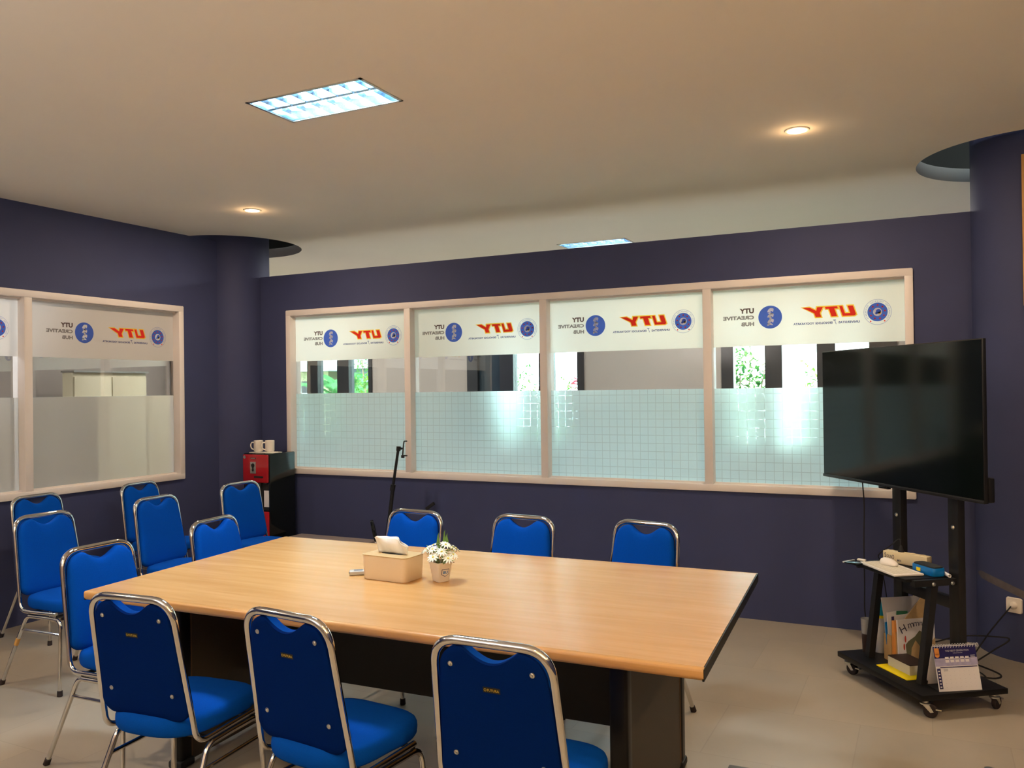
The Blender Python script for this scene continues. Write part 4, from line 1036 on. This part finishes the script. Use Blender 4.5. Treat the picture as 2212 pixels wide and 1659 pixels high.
link('body', bx(-.14, .13, -.06, .06, 0, .006, bev=.002), 'white_plastic', t)
def mug(x, y, ang, label):
    t = thing('mug', label, 'mug', (x, y, 1.0825), ang, group='white mugs on the dispenser')
    bm = B(); lathe(bm, [(0, 0), (.030, 0), (.034, .003), (.040, .012), (.0405, .098), (.039, .100), (.0375, .098), (.037, .012), (0, .008)], 28); link('cup', bm, 'ceramic', t)
    bm = B(); tube(bm, smoothpath([(.038, 0, .082), (.058, 0, .082), (.068, 0, .058), (.060, 0, .030), (.038, 0, .020)], 5), .0055, 8); link('handle', bm, 'ceramic', t)
mug(-5.272, 5.62, math.radians(205), 'white mug with handle to the left, left of the two on the dispenser')
mug(-5.165, 5.645, math.radians(235), 'white mug with handle towards the front, right of the two on the dispenser')
t = thing('spoon', 'white spoon lying on the right end of the tray', 'spoon', (-5.095, 5.64, 1.0818), math.radians(10))
bm = B(); lathe(bm, [(0, .003), (.012, .004), (.015, .002), (0, 0)], 14, (.035, 0, 0)); tube(bm, [(-.04, 0, .003), (.025, 0, .003)], .0025, 6); link('body', bm, 'ceramic', t)
t = thing('low_bench', 'low grey bench along the back wall right of the water dispenser', 'bench', (-4.56, 5.45, 0))
link('top', bx(-.42, .41, -.30, .38, .328, .352, bev=.004), 'bench_lam', t)
for x in (-.39, .38):
    for y in (-.27, .34): link('leg', bx(x-.02, x+.02, y-.02, y+.02, 0, .328), 'black_metal', t, smooth=0)
t = thing('tripod_stand', 'slim black stand leaning by the back window mullion', 'stand', (-3.98, 5.70, 0))
bm = B(); tube(bm, [(-.05, -.02, .05), (.035, .0, .60), (.068, .0, .83)], .016, 12); link('lower_pole', bm, 'black_metal', t)
bm = B(); tube(bm, [(.062, 0, .80), (.125, .0, 1.14)], .0115, 12); link('upper_pole', bm, 'black_metal', t)
bm = B(); tube(bm, [(.058, .0, .79), (.070, .0, .84)], .021, 12); link('collar', bm, 'black_metal', t)
bm = B(); tube(bm, [(.123, 0, 1.115), (.127, 0, 1.15)], .018, 12); tube(bm, [(.125, 0, 1.13), (.165, -.01, 1.135)], .009, 8); link('head', bm, 'black_metal', t)
bm = B(); tube(bm, fillet([(.215, -.012, 1.195), (.188, -.012, 1.195), (.182, -.012, 1.17), (.172, -.012, 1.078), (.215, -.012, 1.078)], .006, 4), .0055, 8); box(bm, .162, .186, -.022, -.004, 1.06, 1.082, bev=.003); link('phone_clamp', bm, 'black_metal', t)
for an in (.3, 2.3, 4.3):
    bm = B(); tube(bm, [(-.04, -.01, .12), (-.02+.13*math.cos(an), -.02+.15*math.sin(an)*.9, .012)], .008, 8); link('leg', bm, 'black_metal', t)
t = thing('ring_light', 'black ring lamp seen edge-on beside the leaning stand', 'lamp', (-4.035, 5.60, .470))
bm = B(); M = Matrix.Rotation(math.radians(-14), 4, 'Y') @ Matrix.Rotation(math.radians(124), 4, 'Z') @ Matrix.Rotation(PI/2, 4, 'X')
lathe(bm, [(.062, -.012), (.088, -.012), (.092, 0), (.088, .012), (.062, .012), (.058, 0), (.062, -.012)], 40, M=M); link('ring', bm, 'black_gloss', t)
bm = B(); tube(bm, [(.01, 0, -.085), (.03, 0, -.10)], .010, 8); link('knob', bm, 'steel', t)
bm = B(); tube(bm, smoothpath([(.02, .0, -.09), (.035, .03, -.28), (.04, .04, -.462)], 5), .008, 8); link('arm', bm, 'black_metal', t)
o = link('black_wedge', bx(-.045, .045, -.012, .012, -.012, .012, bev=.003), 'black_matte'); o.location = (-3.66, 5.86, .655); o.rotation_euler = (0, -.6, 0); tag(o, 'small black bracket on the back wall above the chair behind the tissue box', 'bracket')
# objects cut by the lower border
o = link('grey_box', bx(0, .32, -.30, 0, 0, .30, bev=.004), 'grey_plastic', loc=(-.631, 2.925, 0), rotz=math.radians(2)); tag(o, 'dark grey box just showing at the bottom border', 'box')
t = thing('low_stool', 'dark brown stool corner with metal tube at the bottom right border', 'stool', (.150, 2.875, 0), math.radians(-12))
link('seat', bx(.02, .38, -.36, -.0, .42, .45, bev=.006), 'dark_brown', t)
for (x, y) in ((.0, .0), (.36, -.02), (.02, -.34), (.36, -.34)):
    bm = B(); tube(bm, [(x, y, 0), (x, y, .43 if (x, y) != (0, 0) else .452)], .014, 14); link('leg', bm, 'steel', t)

# ------------------------------------------------------------------ garden beyond the corridor
struct(link('ground', bx(-30, 12, OY+.12, 34, -.3, -.1), 'grass', smooth=0), 'lawn outside')
def leafy(name, label, cat, loc, rad, hgt, n, mats, seed, lsize=.07, stem=True, z0=.3, group=None):
    rnd = random.Random(seed); t = thing(name, label, cat, loc, 0, group)
    bm = B()
    for k in range(n):
        while True:
            p = Vector((rnd.uniform(-1, 1), rnd.uniform(-1, 1), rnd.uniform(-1, 1)))
            if .25 < p.length < 1+.12*math.sin(p.x*9+p.z*7): break
        c = Vector((p.x*rad, p.y*rad, z0+(hgt-z0)*(.5+.5*p.z)))
        M = Matrix.Translation(c) @ Matrix.Rotation(rnd.uniform(0, 2*PI), 4, 'Z') @ Matrix.Rotation(rnd.uniform(-1.2, .6), 4, 'Y') @ Matrix.Rotation(rnd.uniform(-.6, .6), 4, 'X')
        L = lsize*rnd.uniform(.6, 1.3)
        poly(bm, [(0, 0, 0), (L*.35, -L*.22, .0), (L*.8, -L*.14, 0), (L, 0, -.01), (L*.8, L*.14, 0), (L*.35, L*.22, 0)], M=M, mi=rnd.randrange(len(mats)))
    link('foliage', bm, mats, t, smooth=0)
    if stem:
        bm = B()
        for k in range(5):
            a_ = 2*PI*k/5; tube(bm, [(0, 0, -.1), (rad*.3*math.cos(a_), rad*.3*math.sin(a_), hgt*.45), (rad*.6*math.cos(a_), rad*.6*math.sin(a_), hgt*.85)], [.03, .018, .006], 6)
        link('branches', bm, 'bark', t)
    return t
def palm(loc, label, hgt, nf, seed, L0=1.4, mat='leaf_palm', lean=0):
    rnd = random.Random(seed); t = thing('palm', label, 'palm', loc)
    bm = B(); tube(bm, [(0, 0, -.1), (0, 0, hgt*.5), (0, 0, hgt)], [.09, .06, .05], 8); link('trunk', bm, 'bark', t)
    for k in range(nf):
        an = 2*PI*k/nf+rnd.uniform(-.2, .2); el = rnd.uniform(.5, 1.25); L = L0*rnd.uniform(.8, 1.15); bm = B(); pts = []
        for j in range(15):
            s = j/14; r_ = L*s*math.cos(el)*(1+.25*s); z = hgt+L*s*math.sin(el)-.55*L*s*s*s; pts.append(Vector((r_*math.cos(an), r_*math.sin(an), z)))
        tube(bm, pts, [.012*(1-.8*j/14) for j in range(15)], 5)
        for j in range(2, 56):
            s = j/56*14; i = min(13, int(s)); p = pts[i].lerp(pts[i+1], s-i); d_ = (pts[i+1]-pts[i]).normalized()
            for sd in (-1, 1):
                side = d_.cross(Vector((0, 0, 1))).normalized()*sd; ll = .36*L*math.sin(PI*min(1, .12+j/60))*.7
                tip = p+(side*.8+d_*.55)*ll+Vector((0, 0, -.25*ll)); w_ = d_*.011
                bm.faces.new([bm.verts.new(q) for q in (p-w_, p.lerp(tip, .5)-w_*1.1+Vector((0, 0, .01)), tip, p.lerp(tip, .5)+w_*1.1+Vector((0, 0, .01)), p+w_)])
        link('frond', bm, mat, t, smooth=0)
    return t
palm((-9.75, 11.0, -.1), 'lime green palm clump outside the leftmost garden window', .9, 11, 4, .85, 'leaf_lime')
palm((-10.2, 13.2, -.1), 'tall palm with long fronds between the two left garden windows', 1.5, 11, 8, 1.25)
palm((-4.1, 14.4, -.1), 'palm tip hanging into the view right of the thin pole', 2.2, 9, 18, 1.1)
leafy('small_tree', 'thin leafy tree outside the third left garden window opening', 'tree', (-8.15, 11.4, -.1), .42, 3.0, 900, ['leaf_soft', 'leaf_green'], 5, .06, True, 1.6)
leafy('shrub', 'bright green shrub below the thin tree', 'shrub', (-7.35, 10.2, -.1), .34, 1.95, 650, ['leaf_green', 'leaf_lime'], 6, .09)
leafy('shrub', 'round bright green shrub outside the second pane of the back window', 'shrub', (-5.35, 11.2, -.1), .42, 2.05, 900, ['leaf_lime', 'leaf_green'], 9, .06)
leafy('shrub', 'large dense shrub outside the rightmost pane of the back window', 'shrub', (-2.2, 11.0, -.1), .58, 2.25, 2200, ['leaf_green', 'leaf_dark', 'leaf_soft'], 10, .08)
leafy('shrub', 'loose lime shrub beside the television edge outside', 'shrub', (-1.25, 11.3, -.1), .28, 2.05, 500, ['leaf_lime', 'leaf_green'], 12, .06)
leafy('shrub', 'pale small shrub left of the red leaved plant', 'shrub', (-4.95, 11.9, -.1), .24, 1.95, 300, ['leaf_soft', 'leaf_lime'], 14, .06)
t = leafy('red_plant', 'red leaved plant beside the thin pole outside', 'plant', (-4.40, 11.4, -.1), .20, 1.98, 220, ['leaf_red'], 15, .14, True, 1.3)
leafy('hedge', 'low clipped hedge along the lawn outside the garden windows', 'hedge', (-4.4, 12.9, -.1), .8, 1.72, 2600, ['leaf_green', 'leaf_dark'], 16, .07, False, -.1).scale = (2.2, .4, 1)
leafy('hedge', 'low lime hedge outside the rightmost garden window', 'hedge', (-.6, 12.5, -.1), .8, 1.66, 1500, ['leaf_lime', 'leaf_green'], 17, .07, False, -.1).scale = (1.3, .4, 1)
bm = B(); tube(bm, [(0, 0, 0), (0, 0, 4.2)], .03, 8); o = link('pole', bm, 'steel', loc=(-5.15, 13.6, -.1)); tag(o, 'thin grey pole standing in the garden', 'pole')
t = thing('house', 'cream house with grey eaves far outside the left garden windows', 'house', (-16.2, 17, -.1))
link('wall', bx(-3.4, 2.6, 0, 4, 0, 2.25), 'house_cream', t, smooth=0)
bm = B(); poly(bm, [(-3.8, -.5, 2.22), (3.0, -.5, 2.22), (3.0, -.5, 2.42), (-3.8, -.5, 2.42)], (0, 5, 0)); poly(bm, [(-3.8, -.5, 2.42), (-3.8, 4.5, 2.42), (-3.8, 2, 2.75)], (6.8, 0, 0)); bmesh.ops.recalc_face_normals(bm, faces=bm.faces); link('roof', bm, 'roof_grey', t, smooth=0)
w = link('window', bx(1.55, 1.95, -.03, .02, 1.35, 1.98), 'alu_dark', t, smooth=0); bm = B(); box(bm, 1.74, 1.76, -.04, -.03, 1.35, 1.98); box(bm, 1.55, 1.95, -.04, -.03, 1.66, 1.68); link('bars', bm, 'roof_grey', w, smooth=0)
t = thing('shed', 'blue grey building behind the thin tree outside', 'building', (-11.9, 16.5, -.1))
link('wall', bx(-.8, 2.2, 0, 3, 0, 2.25), 'house_grey', t, smooth=0); link('roof', bx(-.9, 2.3, -.2, 3.2, 2.25, 2.36), 'roof_grey', t, smooth=0)
t = thing('garden_wall', 'bright white building far behind the garden', 'building', (-3.5, 24, -.1))
link('wall', bx(-6, 9, 0, 2, 0, 3.2), 'white_wall', t, smooth=0); link('coping', bx(-6.1, 9.1, -.1, 2.1, 3.2, 3.3), 'white_wall', t, smooth=0)
